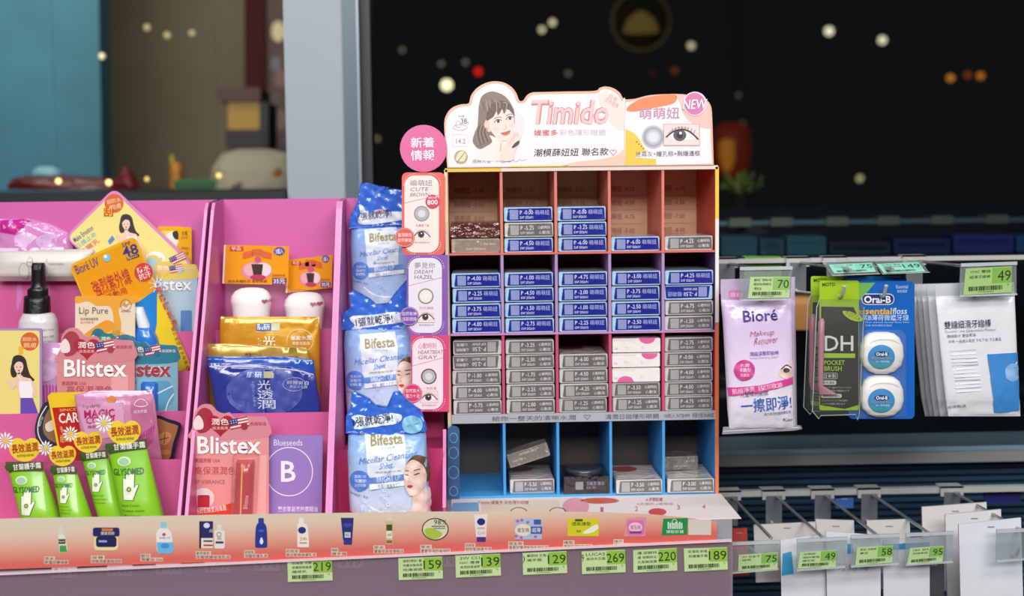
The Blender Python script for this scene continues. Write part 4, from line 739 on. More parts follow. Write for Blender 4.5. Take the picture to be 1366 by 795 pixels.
# diamond card
it = Item('boxed_card', 'yellow pink-edged card with printed woman, tilted like a diamond', 'card', Y=.112, crop=C1); it.split = True
def rot_rect(tl, tr, br, bl, r=.09, n=5):
    P_ = [Vector(p) for p in (tl, tr, br, bl)]; o = []
    for i in range(4):
        a, b, c = P_[i-1], P_[i], P_[(i+1) % 4]; d = min((a-b).length, (c-b).length)*r; p0 = b+(a-b).normalized()*d; p2 = b+(c-b).normalized()*d
        for k in range(n): t = k/(n-1); q = p0*(1-t)**2+b*2*t*(1-t)+p2*t*t; o.append((q.x, q.y))
    return o
it.slab('card', rot_rect((222, 252), (438, 34), (790, 372), (575, 595), .13), M('e08cc0', .3), .004)
it.Q('print', rot_rect((234, 254), (438, 52), (772, 372), (570, 575), .1), M('efe088', .35), 1)
it.E('print', 438, 104, 42, 42, 'd8622c', 2); it.T('lettering', '超防水', 405, 82, 468, 102, 'f8dca0', 3, 12); it.T('lettering', '親膚', 418, 106, 470, 130, 'f8dca0', 3, 12); it.T('lettering', '刮', 392, 122, 434, 162, 'c82a1e', 4, 0, .03); it.R('print', 392, 122, 434, 162, 'f0b82c', 3, 4)
for k, (s_, h) in enumerate((('Make Emotion', '3a4a90'), ('日焼止め', '4ab0c8'), ('防曬乳', 'd85a70'))): it.T('lettering', s_, 250+k*14, 226+k*28, 352+k*14, 250+k*28, h, 3, 36, .01)
girl(it, 'portrait', 490, 205, 1.0, 3, skirt='7a6ab8'); it.E('print', 620, 350, 44, 34, 'f4eef4', 7); it.T('lettering', '無添加', 590, 340, 650, 364, '7a5ab0', 8, 0); it.Q('print', [(410, 270), (430, 245), (442, 262), (420, 286)], '5a8ac0', 3)
flag(it, 'print', 680, 345, 70, 34, 8, 25); it.done()
# light blue blister
def lip_blister(label, crop, Y, x0, y0, x1, zf, cols, brand='Blistex', bx=None, kind='pink', hdr=True, dx=0):
    """blister card: shaped header with hearts, brand lettering, printed lower part"""
    it = Item('lip_balm_pack', label, 'lip balm', Y=Y, crop=crop, group='lip balm blister packs'); it.split = True; w_ = x1-x0; v1 = vof(zf, Y, crop, crop[0]+(x0+x1)/2/crop[2])
    X = lambda u: x0+u*w_; H = v1-y0; V = lambda v: y0+v*w_
    base, head, hh, lo = cols
    it.slab('card', rr(x0, V(.36), x1, v1, w_*.03), GL(base, .1), .003)
    it.slab('header', spline([(X(0), V(.45)), (X(.0), V(.36)), (X(.05), V(.26)), (X(.06), V(.12)), (X(.14), V(.02)), (X(.26), V(.02)), (X(.34), V(.1)), (X(.42), V(.13)), (X(.5), V(.12)), (X(.58), V(.19)), (X(.66), V(.16)), (X(.84), V(.17)), (X(.96), V(.18)), (X(1), V(.25)), (X(1), V(.42)), (X(.5), V(.46))], 3), GL(head, .1), .0034, .0003)
    it.Q('header/print', spline([(X(.07), V(.30)), (X(.07), V(.16)), (X(.15), V(.06)), (X(.25), V(.08)), (X(.3), V(.2)), (X(.24), V(.34)), (X(.12), V(.38))], 3), lo, 3); it.Q('header/print', spline([(X(.06), V(.33)), (X(.04), V(.24)), (X(.10), V(.15)), (X(.16), V(.22)), (X(.16), V(.32))], 3), 'f2dcd8', 4)
    it.Q('header/print', heart(X(.385), V(.27), w_*.34, w_*.30), hh, 4); it.T('header/lettering', '潤色', X(.27), V(.19), X(.49), V(.275), 'f8ecec', 5, 0, .02); it.T('header/lettering', '保濕潤澤', X(.28), V(.295), X(.48), V(.335), 'f0c8c8', 5)
    flag(it, 'header/print', X(.49), V(.21), w_*.24, w_*.13, 4, 12); it.E('header/print', X(.69), V(.29), w_*.045, w_*.045, lo, 6); it.T('header/lettering', '美國製造', X(.76), V(.235), X(.97), V(.28), 'f0e0e0' if kind != 'pink' else 'c04a6a', 5)
    it.T('brand_lettering', brand, X(.09), V(.42), X(.90), V(.65), '8e3a48' if kind == 'pink' else '2a3a80', 3, 0, .05); it.T('brand_lettering', brand, X(.09), V(.42), X(.90), V(.645), 'fdf6f4' if kind != 'teal' else 'b0303a', 4, 0, .03)
    if kind == 'teal': it.T('brand_lettering', brand, X(.09), V(.42), X(.90), V(.645), 'f6f0f0', 3, 0, .06)
    it.T('lettering', '美國原裝 USA', X(.06), V(.70), X(.38), V(.755), 'b03848' if kind == 'pink' else '3a5a90', 3)
    return it, X, V, v1
it, X, V, v1 = lip_blister('pale blue lip balm pack with white lettering at tray back', C1, .096, 560, 330, 806, 1.171, ('b9d6e4', 'e6d06a', 'e8c050', 'a8cce0'), kind='blue'); it.R('print', X(.7), V(1.0), X(.9), V(1.5), '5a8ac8', 3, 6); it.done()
# sunscreen card
it = Item('sunscreen_card', 'tilted orange and blue sunscreen blister card with SPF lettering', 'sunscreen', Y=.068, crop=C1)
tl, tr = Vector((238, 376)), Vector((528, 246)); dn = Vector((.396, .918)); Lg = 640; br, bl = tr+dn*Lg, tl+dn*Lg
it.slab('card', rot_rect(tl, tr, br, bl, .1), GL('efb42a', .08), .004)
ax = (tr-tl).normalized(); wd = (tr-tl).length
def ob(u, v): p = tl+ax*(u*wd)+dn*(v*Lg); return (p.x, p.y)
it.Q('print', [ob(.02, .02), ob(.98, .02), ob(.98, .42), ob(.6, .40), ob(.02, .5)], GL('eda01c', .08), 1)
it.Q('print', [ob(.55, .44), ob(.98, .40), ob(.98, .70), ob(.6, .98), ob(.1, .98), ob(.02, .55)], GL('2a86d0', .08), 2); it.Q('print', [ob(.98, .42), ob(.99, .98), ob(.6, .98), ob(.55, .80), ob(.8, .62)], GL('f2d430', .08), 3)
it.R('lettering', 262, 352, 372, 402, 'f2d890', 2) if False else None
it.T('lettering', 'Bioré UV', 264, 358, 372, 398, '35357c', 6, 22); it.T('lettering', 'SPF', 472, 274, 512, 292, '3a2a50', 5, 18); it.T('lettering', '48', 474, 288, 544, 334, '2c2c78', 6, 18, .02); it.Q('print', [(492, 342), (546, 326), (551, 338), (498, 356)], '2c2c30', 5); it.T('lettering', 'PA++++', 498, 334, 544, 348, 'f0e0b0', 6, 18)
it.E('print', 406, 344, 17, 17, '7ac0e0', 5); it.E('print', 400, 338, 8, 8, 'f4f0d0', 6)
it.T('lettering', '強烈紫外線', 340, 415, 515, 490, 'c02a24', 6, 22, .02); it.T('lettering', '活動用', 400, 488, 496, 520, 'b8302a', 6, 22, .01)
it.E('print', 569, 407, 41, 41, 'd03428', 6); it.T('lettering', '防水', 540, 380, 596, 406, 'fbe8d8', 7, 18, .02); it.T('lettering', '抗汗', 546, 408, 602, 436, 'fbe8d8', 7, 18, .02)
for k, s_ in enumerate('高防曬乳液'): it.T('lettering', s_, 622+k*17, 468+k*37, 652+k*17, 500+k*37, 'c83028', 6, 22, .02)
for k, s_ in enumerate('紫外線隔離保濕清爽'): it.T('lettering', s_, 690+k*8, 650+k*21, 708+k*8, 668+k*21, '8a5a20', 6, 22)
c0 = (632, 462); it.E('print', c0[0], c0[1], 16, 16, 'f4f8fc', 4)
for q in range(10): a = q*math.pi/5+.2; it.line('print', [c0, (c0[0]+40*math.cos(a), c0[1]+40*math.sin(a))], 3, 'c8e4f4', 4)
# moulded bottle on the card
it.blob('bottle', [(640, 548, 602, .004, .002), (655, 535, 612, .011, .003), (690, 528, 630, .014, .003), (760, 530, 650, .014, .003), (850, 545, 670, .012, .003)], GL('2a7ad8', .05), keep=False, y0=.002, n=28); it.blob('bottle/cap', [(560, 524, 568, .006, .003), (570, 522, 572, .010, .003), (650, 545, 602, .011, .003)], M('e6ecf4', .25), keep=False, y0=.002, n=24); it.done()
# lip card
it = Item('lip_card', 'cream and orange lip balm card in front of sunscreen', 'lip balm', Y=.05, crop=C1); vb = vof(1.121, .05, C1, 150)
it.slab('card', rr(266, 514, 530, vb, 10), GL('f0dcc0', .08), .003); it.Q('print', spline([(268, 516), (300, 514), (522, 514), (526, 545), (460, 565), (470, 640), (455, 700), (430, 700), (436, 620), (420, 560), (360, 555), (320, 535), (272, 545)], 4), 'eda42c', 2); it.Q('print', spline([(300, 790), (320, 690), (390, 630), (450, 660), (510, 700), (525, 790)], 4), 'f0b04a', 2); it.Q('print', spline([(300, 690), (400, 620), (440, 650), (350, 700)], 4), 'e89a20', 3)
it.T('lettering', 'Lip Pure', 284, 562, 412, 600, '6a5a50', 4); it.T('lettering', '純淨植物護唇膏', 290, 608, 368, 620, '7a6450', 4); it.T('lettering', '自然保濕', 290, 624, 348, 634, 'd88a40', 4); it.line('print', ell(490, 552, 24, 24, 24), 2, '8a6a50', 5, True); it.E('print', 490, 548, 10, 12, 'b89a80', 5); it.E('print', 494, 542, 6, 7, 'f0dcc0', 6); it.T('lettering', '曼秀雷敦', 470, 576, 512, 584, '8a6a50', 5); it.done()
# spray bottle
it = Item('spray_bottle', 'clear bottle with black pump head at left edge', 'bottle', Y=.053, crop=C1); vb = vof(1.121, .053, C1, 50); it.Y = .054
it.blob('bottle', [(578, 50, 140, .012, .012), (592, 36, 172, .018, .016), (620, 20, 186, .021, .018), (660, 16, 190, .022, .02), (vb-20, 16, 190, .022, .02), (vb, 30, 176, .018, .016)], GL('d9d6d6', .04), n=32); it.step = 20; it.eps = .0005
it.E('label', 132, 655, 7, 7, 'c8d030', 2, 12); it.T('label', 'light mist', 140, 650, 182, 662, '9a9a90', 2); it.T('label', 'lotion 200', 140, 680, 182, 690, '7a7a78', 2); it.T('label', 'for hair', 140, 700, 182, 710, '9a9a96', 2)
it.Q('label', [(100, 730), (186, 715), (188, vb-30), (100, vb-30)], 'd8a8d8', 2); it.T('label', 'moist repair', 110, 780, 180, 800, 'f4e8f4', 3)
it.g = None; it.step = None; it.blob('pump_collar', [(512, 44, 150, .012, .012), (520, 42, 154, .016, .014), (584, 40, 156, .018, .016)], M('151516', .35, bump=.2, bs=200), keep=False)
it.blob('pump_head', [(366, 78, 130, .006, .006), (380, 74, 134, .010, .01), (470, 74, 134, .010, .01), (484, 56, 146, .012, .012), (512, 56, 146, .012, .012)], M('18181a', .3), keep=False); it.blob('pump_head/nozzle', [(372, 92, 116, .003, .0), (396, 92, 116, .003, .0)], M('48484c', .4), keep=False, y0=.010); it.done()
# purple pouch behind the lip balms
it = Item('lilac_pouch', 'lilac pouch with pink stripes left of pink lip balm', 'pouch', Y=.016, crop=C2); vb = vof(1.081, .016, C2, 70)
it.blob('pouch', [(80, 92, 190, .002, .002), (100, 92, 190, .006, .005), (vb-20, 92, 190, .007, .005), (vb, 92, 190, .002, .002)], GL('d7a2d2', .3), p=4, wr=.0005); it.step = 16; it.eps = .0004
it.Q('print', spline([(110, 180), (130, 140), (165, 140), (180, 200), (120, 230)], 3), 'e2bce0', 2)
for q in range(6): it.Q('print', [(115+q*12, 245), (121+q*12, 240), (125+q*12, 320), (119+q*12, 322)], 'd24aa8', 2)
it.done()
# three lip balm blisters
it, X, V, v1 = lip_blister('green-hearted lip balm pack half hidden behind the pink one', C2, .012, 290, 22, 470, 1.081, ('5aa0a8', '2f7f8e', '1f8a5e', '2c6a80'), kind='teal'); it.done()
it, X, V, v1 = lip_blister('teal lip balm pack with blue stick, right of pink one', C2, .006, 380, 45, 640, 1.081, ('86b8c8', '3a7f96', '2a6a80', '2c6a80'), kind='teal', brand='Blistex')
it.blob('stick', [(232, 502, 556, .003, .001), (240, 496, 562, .008, .001), (vof(1.085, .006, C2, 195), 496, 562, .008, .001)], GL('2a6ac8', .05), keep=False, y0=.001, n=24); it.Q('print', spline([(470, 300), (520, 250), (600, 230), (625, 300), (560, 360), (480, 420)], 4), '5aa0c0', 2); it.line('print', spline([(470, 330), (560, 280), (620, 250)], 4, False), 5, 'd8ecf4', 3); it.line('print', spline([(580, 400), (600, 320), (625, 280)], 4, False), 5, 'd8ecf4', 3); it.done()
it, X, V, v1 = lip_blister('pink lip balm pack with red heart in the left tray', C2, -.004, 166, 18, 470, 1.081, ('dc8f92', 'd88c94', 'b01e2c', 'a8384a'), kind='pink'); it.T('lettering', '高保濕潤色', X(.12), V(.76), X(.72), V(.86), 'a84450', 3); it.Q('print', [(X(.70), V(.62)), (X(.92), V(.62)), (X(.92), V(.98)), (X(.70), V(.98))], GL('e8a8a8', .3), 3); it.done()
# yellow card at the left edge
it = Item('boxed_card', 'yellow purple-edged card with printed woman at left edge', 'card', Y=-.018, crop=C2); vb = vof(1.081, -.018, C2, 40)
it.slab('card', rr(-120, 24, 106, vb, 12), M('a88cc0', .3), .004); it.R('print', -112, 32, 97, vb-8, M('eedc84', .35), 1, 10); it.E('print', 58, 75, 36, 36, 'd8622c', 2); it.T('lettering', '超防水', 30, 58, 86, 74, 'f8dca0', 3); it.T('lettering', '親膚', 34, 80, 84, 100, 'f8dca0', 3); it.Q('print', [(15, 95), (32, 95), (32, 125), (15, 125)], 'f0b82c', 3); girl(it, 'portrait', 14, 185, 1.05, 3, skirt='6a4ab0', m=1); it.done()
# magic colour sachet and cards
it = Item('round_card', 'dark rounded card with white ring lettering behind sachets', 'card', Y=-.042, crop=C2); vb = vof(1.041, -.042, C2, 60)
it.slab('card', spline([(130, 310), (95, 355), (78, 420), (90, 470), (130, 510), (180, vb), (230, vb), (240, 330)], 5), M('2c3046', .35), .003); it.line('print', spline([(125, 328), (98, 375), (90, 425), (104, 466), (140, 500)], 5, False), 4, 'e8e4dc', 2); it.Q('print', spline([(150, 330), (118, 370), (112, 430), (150, 470), (220, 470), (220, 340)], 4), '8a6a4a', 2); it.Q('print', spline([(120, 400), (160, 380), (170, 410), (130, 430)], 3), 'e4d8c4', 3); it.T('lettering', 'ABOUT YOU', 82, 385, 122, 394, 'f4f0e8', 4, 68); it.done()
it = Item('face_card', 'brown card with dark curved outline at the tray side', 'card', Y=-.042, crop=C2); vb = vof(1.041, -.042, C2, 225)
it.slab('card', spline([(560, 365), (600, 380), (640, 392), (652, 410), (636, 470), (622, 540), (604, 552), (600, vb), (520, vb), (520, 380)], 4), M('1e1f3a', .3), .003); it.Q('print', spline([(562, 378), (600, 392), (636, 404), (640, 416), (620, 480), (606, 536), (560, 540), (540, 400)], 4), 'a8683c', 2); it.Q('print', spline([(570, 440), (600, 430), (616, 450), (596, 480), (572, 476)], 4), 'c88a54', 3); it.line('print', [(566, 462), (606, 452)], 3, '5a3420', 4); it.line('print', [(590, 434), (586, 476)], 3, '5a3420', 4); it.E('print', 592, 510, 20, 10, 'c48048', 3); it.done()
it = Item('lip_balm_card', 'yellow and red lip balm card beside the pink sachet', 'lip balm', Y=-.052, crop=C2); vb = vof(1.041, -.052, C2, 100)
it.slab('card', [(128, 290), (142, 277), (410, 270), (420, 285), (440, vb), (190, vb)], GL('f0cc30', .08), .003); it.Q('print', [(146, 335), (425, 322), (436, vb-10), (196, vb-10)], GL('c02a2c', .08), 2); it.T('lettering', 'CARMEX', 172, 352, 330, 392, 'f8e8d8', 3, 4, .03); it.T('lettering', 'SINCE', 176, 338, 240, 348, 'f4d060', 3, 4); it.T('lettering', '修護唇膏', 172, 415, 196, 425, 'f4d8a0', 3, -70); it.T('lettering', '經典原味', 178, 440, 240, 470, 'f4d060', 3, 4); it.E('print', 245, 262+20, 0.1, .1, 'c03030', 2); it.done()
it = Item('colour_sachet', 'pink metallic sachet reading MAGIC COLOR in the left tray', 'sachet', Y=-.066, crop=C2); vb = vof(1.041, -.066, C2, 160)
it.blob('pouch', [(268, 300, 535, .001, .001), (285, 232, 545, .003, .003), (320, 240, 552, .006, .005), (450, 262, 566, .008, .006), (vb-16, 280, 588, .008, .006), (vb, 284, 590, .002, .002)], GL('cf8cb2', .2), p=4, wr=.0005); it.step = 22; it.eps = .0004
it.Q('print', [(250, 330), (330, 318), (430, 310), (440, 440), (290, 460)], 'd79cbe', 2); it.Q('print', [(455, 290), (540, 278), (575, 540), (500, 545), (470, 420)], 'b8648c', 2)
for q in range(7): it.Q('print', [(492+q*9, 440-q*6), (498+q*9, 434-q*6), (506+q*7, 500-q*6), (500+q*7, 506-q*6)], 'b03a80', 3)
it.g_ = it.g; it.T('lettering', 'MAGIC', 278, 338, 398, 370, 'b8186c', 4, 3, .03); it.T('lettering', 'COLOR', 285, 366, 402, 392, 'b8186c', 4, 3, .03); it.T('lettering', 'hydro', 272, 318, 340, 336, '8a5a72', 4, 3); it.T('lettering', '神奇變色', 292, 398, 360, 412, '8a4a6a', 4, 3); it.T('lettering', '保濕修護', 470, 340, 524, 354, 'f0dce8', 4, 4); it.E('print', 384, 300, 18, 14, 'd87a20', 3, 14)
it.line('print', spline([(474, 320), (490, 300), (510, 302), (526, 320), (500, 328)], 3), 2.5, 'f0dce8', 3, True); it.done()
# hand cream tubes
def daisy(it, part, x, y, r, L=4):
    for q in range(12):
        a = q*math.pi/6; c, s_ = math.cos(a), math.sin(a); it.Q(part, [(x+c*r*.2, y+s_*r*.2), (x+c*r*.7-s_*r*.13, y+s_*r*.7+c*r*.13), (x+c*r, y+s_*r), (x+c*r*.7+s_*r*.13, y+s_*r*.7-c*r*.13)], 'f2efe6', L)
    it.E(part, x, y, r*.24, r*.24, 'e8c838', L+1, 10)
def cream(label, tl, tr, hx, hy, k, Y, dx, wb, sx):
    """green tube with a yellow heart card; tl, tr = shoulder, dx = lean to the right per row, sx = print offset"""
    it = Item('hand_cream_tube', label, 'tube', Y=Y, crop=C2, group='green hand cream tubes'); y0 = (tl[1]+tr[1])/2; px = C2[0]+(tl[0]+tr[0])/2/C2[2]; vb = vof(ZS+.0032, Y, C2, px)
    rows = []
    for t in (0, .06, .2, .45, .7, .9, .96, 1):
        v = y0+(vb-y0)*t; xl = tl[0]+dx*(v-y0)-wb*t*.25; xr = tr[0]+dx*(v-y0)+wb*t; th = .002+.015*min(1, t*1.4)
        rows.append((v, xl, xr, th*(1 if t < .97 else .8), th*.8))
    it.blob('tube', rows, M('8acc26', .3, coat=.3, bump=.03), n=36, sub=3); it.step = 18; it.eps = .0005
    xc = lambda v: (tl[0]+tr[0])/2+dx*(v-y0)+sx
    W_ = tr[0]-tl[0]; rt = -math.degrees(math.atan(dx))*-1*0+3
    v = y0+W_*.38; it.E('label', xc(v)-W_*.16, v, W_*.17, W_*.12, 'dcecc0', 2); it.E('label', xc(v)-W_*.16, v, W_*.13, W_*.09, '9ac8a0', 3)
    v = y0+W_*.62; it.T('label', 'GLYSOMED', xc(v)-W_*.48, v-W_*.08, xc(v)+W_*.30, v+W_*.09, '1f6a3a', 3, 3, .02)
    v = y0+W_*1.0; hxc = xc(v)-W_*.12; s_ = W_/150
    hd = [(-22, 48), (-25, 10), (-27, -28), (-23, -33), (-19, -28), (-17, -4), (-16, -42), (-12, -48), (-8, -42), (-7, -6), (-5, -52), (-1, -57), (3, -52), (4, -6), (7, -44), (11, -49), (15, -43), (16, 6), (26, -8), (32, -8), (31, -2), (22, 22), (14, 48)]
    hand = [(hxc+a*s_, v+b*s_) for a, b in hd]
    it.line('label', hand, 5*s_, '1a6a2c', 2, True); it.Q('label', hand, 'eaf4d8', 3); daisy(it, 'label', hxc-2*s_, v+8*s_, 20*s_, 4); it.ring('label', hxc-2*s_, v+8*s_, 9*s_, 5*s_, '1f7a34', 6, 12)
    for q, s2 in enumerate(('Hand Cream', 'Creme mains', 'With Chamomile')):
        v = y0+W_*(1.42+q*.13); it.T('label', s2, xc(v)-W_*.42, v, xc(v)+W_*(.05+.1*(q % 2)), v+W_*.06, '3a7a14', 3, 2)
    it.g = None; it.step = None; it.eps = .0003
    # header card
    cy = (tl[1]+tr[1])/2; it.slab('header_card', [(tl[0]-2, tl[1]-18*k), (tr[0]+4, tr[1]-22*k), (tr[0]+8, tr[1]+14*k), (tl[0]+2, tl[1]+20*k)], M('565a30', .35), .002, .006); it.T('header_card/lettering', '甘菊護手霜', tl[0]+30*k, cy-16*k, tr[0], cy+10*k, 'f4f6e8', 24, 5, .03); it.Q('header_card/lettering', heart(tl[0]+14*k, cy+4*k, 36*k, 34*k), '3c5a1c', 24)
    it.slab('header_card/heart', fatheart(hx, hy, 128*k, 96*k), M('f2d23a', .35), .0016, .0068); it.T('header_card/lettering', '長效滋潤', hx-52*k, hy-30*k, hx+56*k, hy+8*k, 'b01e22', 28, 6, .02); it.T('header_card/lettering', 'INTENSE REPAIR', hx-30*k, hy+16*k, hx+40*k, hy+26*k, '6a4a10', 27, 4)
    it.pre = None
    for (ddx, ddy, r_) in ((-78, -40, 38),):
        it.slab('header_card/daisy', ell(hx+ddx*k, hy+ddy*k, r_*k*.3, r_*k*.3, 10), M('e8c838', .5), .001, .0082); e0 = it.eps; it.eps = .0001; daisy(it, 'header_card/daisy', hx+ddx*k, hy+ddy*k, r_*k, 84); it.eps = e0
    it.done()
cream('green hand cream tube, leftmost of the four', (-30, 562), (108, 566), 44, 498, .95, -.135, .28, 20, 0)
cream('green hand cream tube, second from the left', (146, 574), (240, 580), 192, 522, .82, -.146, .22, 26, 0)
cream('green hand cream tube, third from the left', (258, 524), (362, 516), 292, 468, .86, -.127, .30, 14, 0)
cream('green hand cream tube, rightmost of the four', (362, 492), (516, 476), 434, 432, 1.0, -.146, .22, 10, 6)

# ------------------------------------------------------------------ goods in the middle tray
def puff_pack(label, Y, cx, ty, w_, h_, cy, sk, pp, prt):
    it = Item('puff_pack', label, 'puff pack', Y=Y, crop=C3, group='puff packs with orange header card'); X = lambda u: cx+(u-.5)*w_; V = lambda v, u=.5: ty+v*h_+sk*(u-.5)
    it.slab('header_card', [(X(0)+4, V(0, 0)), (X(1), V(0, 1)), (X(1)-4, V(1, 1)), (X(0)-4, V(1, 0))], GL('f2a01e', .08), .003); it.line('header_card/edge', [(X(0)+4, V(0, 0)), (X(0)-4, V(1, 0))], 8, 'f4e8dc', 2)
    for q in range(3): a = (-14, 0, 14)[q]; x = X(.37+q*.14); y = V(.2+.06*abs(q-1)-.03, .37+q*.14); it.Q('header_card/print', rot_rect((x-24, y-14-a*.4), (x+24, y-14+a*.4), (x+24, y+16+a*.4), (x-24, y+16-a*.4), .2), 'd8602c', 3)
    it.E('header_card/print', X(.52), V(.36), 15, 15, 'd0506a', 4); it.E('header_card/print', X(.5), V(.66), w_*.235, h_*.24, 'd88a9a', 3); it.E('header_card/print', X(.6), V(.62), w_*.13, h_*.18, 'f0d0d8', 4); it.E('header_card/print', X(.42), V(.62), w_*.12, h_*.17, 'e4a8b4', 4); it.Q('header_card/print', [(X(.42), V(.48)), (X(.6), V(.48)), (X(.58), V(.78)), (X(.46), V(.82))], '3c1c18', 5); it.E('header_card/print', X(.52), V(.82), w_*.12, h_*.07, 'b83050', 6)
    it.R('header_card/print', X(.09), V(.04, 0), X(.3), V(.16, 0), 'c83a24', 3); it.T('header_card/lettering', '甲品', X(.12), V(.05, 0), X(.26), V(.145, 0), 'f8e8d0', 4); it.E('header_card/print', X(.85), V(.13, 1), w_*.085, h_*.11, '4a3a98', 3); it.T('header_card/lettering', '3個入', X(.79), V(.06, 1), X(.91), V(.2, 1), 'f4f0fc', 4, 4, .02)
    it.R('header_card/print', X(.74), V(.82, 1), X(.96), V(.99, 1), '5a2a6a', 3); it.T('header_card/lettering', '35元', X(.76), V(.84, 1), X(.94), V(.97, 1), 'f8e8f8', 4, 0, .03); it.T('header_card/lettering', '超柔軟粉撲', X(.74), V(.72, 1), X(.94), V(.79, 1), 'a05a18', 4); it.T('header_card/lettering', '適合各種粉底 柔軟親膚', X(.06), V(.9, 0), X(.66), V(.97, .3), '6a3a10', 4)
    vb = vof(1.156, Y, C3, C3[0]+cx/C3[2])
    it.Y = Y-.014; 
    it.blob('puff', [(pp[1]-66, pp[0]-26, pp[0]+30, .004, .004), (pp[1]-62, pp[0]-52, pp[0]+54, .009, .007), (pp[1]-50, pp[0]-76, pp[0]+74, .014, .01), (pp[1]-28, pp[0]-92, pp[0]+88, .019, .012), (pp[1]-5, pp[0]-97, pp[0]+93, .021, .012), (pp[1]+30, pp[0]-88, pp[0]+86, .021, .012), (pp[1]+90, pp[0]-84, pp[0]+80, .02, .012), (vb-8, pp[0]-70, pp[0]+70, .012, .01)], M('f3eeec', .75, bump=.15, bs=120), p=2.6, keep=True)
    it.step = 20; it.eps = .0006; bx, by = prt
    it.Q('puff/print', heart(bx-14, by, 26, 22), '9a4a60', 2); it.Q('puff/print', heart(bx+16, by-2, 26, 22), '9a4a60', 2); it.E('puff/print', bx+1, by, 6, 6, 'c88090', 3, 10); it.g = None; it.step = None; it.eps = .0002
    it.blob('film_bag', [(V(.96)+4, X(.02), X(.98), .004, .002), (V(1.1), X(.02), X(.99), .024, .012), (pp[1]+40, X(.0), X(1.0), .026, .014), (vb, X(.04), X(.96), .016, .012)], CLEAR('ffffff', .04, 1), p=3, wr=.0012, keep=False, n=48); it.done()
puff_pack('white puff pack with orange card, right and lower one', .124, 634, 322, 208, 152, 560, -24, (612, 548), (668, 533))
puff_pack('white puff pack with orange card, left and higher one', .102, 388, 268, 300, 178, 560, 6, (365, 528), (446, 520))
def pouch(name, label, cat, Y, crop, rows, mat, group=None, wr=.0006, p=4):
    it = Item(name, label, cat, Y=Y, crop=crop, group=group); it.blob('pouch', rows, mat, p=p, wr=wr, n=48); it.step = 20; it.eps = .0004; return it
vb = vof(1.061, .028, C3, 362)
it = pouch('mask_sachet', 'gold foil face mask sachet with blue logo, rearmost', 'sachet', .028, C3, [(596, 220, 680, .001, .001), (606, 220, 680, .003, .003), (700, 218, 680, .006, .004), (vb-20, 216, 684, .006, .004), (vb, 216, 684, .001, .001)], M('d99a22', .25, metal=.25, coat=.4, bump=.2, bs=40), 'face mask sachets'); v0 = 596
it.line('pouch/border', [(226, 602), (676, 602), (678, vb-6), (222, vb-6)], 7, 'f2dfb0', 1, True); it.R('print', 388, 624, 456, 658, '2a5ab0', 2); it.R('print', 458, 624, 498, 658, 'd8d8b0', 2); it.T('lettering', '肌研', 392, 628, 452, 655, 'eef4fc', 3, 0, .03); it.T('lettering', 'HADALABO', 390, 662, 496, 668, 'f2e4b8', 3); it.T('lettering', '光', 420, 682, 478, 734, 'fbf4e4', 3, 0, .02); it.T('lettering', 'エッ', 396, 692, 412, 730, 'fbf0d8', 3); it.line('print', ell(590, 706, 60, 54, 26), 3, 'f0d898', 2, True); it.T('lettering', '極致水潤', 548, 680, 642, 702, 'fdf6e4', 3, 0, .02); it.T('lettering', '美容液面膜', 554, 708, 636, 724, 'fdf0d4', 3); it.T('lettering', '透潤', 420, 745, 478, 850, 'fbf4e4', 3); it.done()
vb = vof(1.061, -.008, C4, 320)
it = pouch('mask_sachet', 'gold and grey face mask sachet behind the blue ones', 'sachet', -.004, C4, [(84, 140, 300, .001, .001), (98, 142, 560, .003, .003), (200, 168, 580, .005, .004), (vb-16, 190, 604, .005, .004), (vb, 192, 606, .001, .001)], M('b99444', .3, metal=.3, coat=.3, bump=.2, bs=40), 'face mask sachets'); it.T('lettering', '保湿ペーロ', 316, 118, 380, 130, '3a2c14', 2); it.R('print', 466, 132, 524, 150, '4a3a20', 2); it.T('lettering', '面膜', 474, 134, 516, 148, 'e8d8a0', 3); it.done()
it = pouch('mask_sachet', 'bright blue face mask sachet between gold-grey and navy', 'sachet', -.022, C4, [(134, 164, 480, .001, .001), (146, 166, 584, .003, .003), (240, 190, 596, .005, .004), (vb-16, 214, 618, .005, .004), (vb, 214, 618, .001, .001)], GL('2353b4', .2), 'face mask sachets'); it.line('print', [(170, 144), (578, 150)], 4, '8aa8dc', 2); it.R('print', 316, 158, 430, 174, '3a6ac8', 2); it.T('lettering', '肌研', 330, 160, 380, 174, 'c8d8f4', 3); it.done()
vb = vof(1.061, -.040, C4, 340)
it = pouch('mask_sachet', 'navy face mask sachet with pale circle, front of its slot', 'sachet', -.040, C4, [(160, 166, 330, .001, .001), (176, 168, 520, .003, .003), (204, 176, 590, .005, .004), (330, 200, 612, .007, .004), (vb-16, 206, 618, .006, .004), (vb, 206, 618, .001, .001)], GL('2b3a90', .15), 'face mask sachets')
it.line('print', spline([(176, 172), (330, 172), (500, 184), (584, 204)], 3, False), 4, 'b0b4d8', 2); it.E('print', 392, 270, 150, 96, '4a58ac', 2); it.E('print', 400, 270, 138, 86, '3a489c', 3); it.R('print', 320, 190, 388, 216, '3c5ab8', 4); it.R('print', 390, 190, 430, 216, 'b8b890', 4); it.T('lettering', '肌研', 324, 192, 384, 214, 'cfd8f0', 5, 0, .03)
for k, s_ in enumerate('光透潤'): it.T('lettering', s_, 366-k*0, 224+k*38, 418+k*10, 260+k*38, 'c6cce6', 5, 0, .015)
for k, s_ in enumerate('エッセンシャル'): it.T('lettering', s_, 342+k*1.5, 230+k*14, 354+k*1.5, 242+k*14, 'aab2d8', 5)
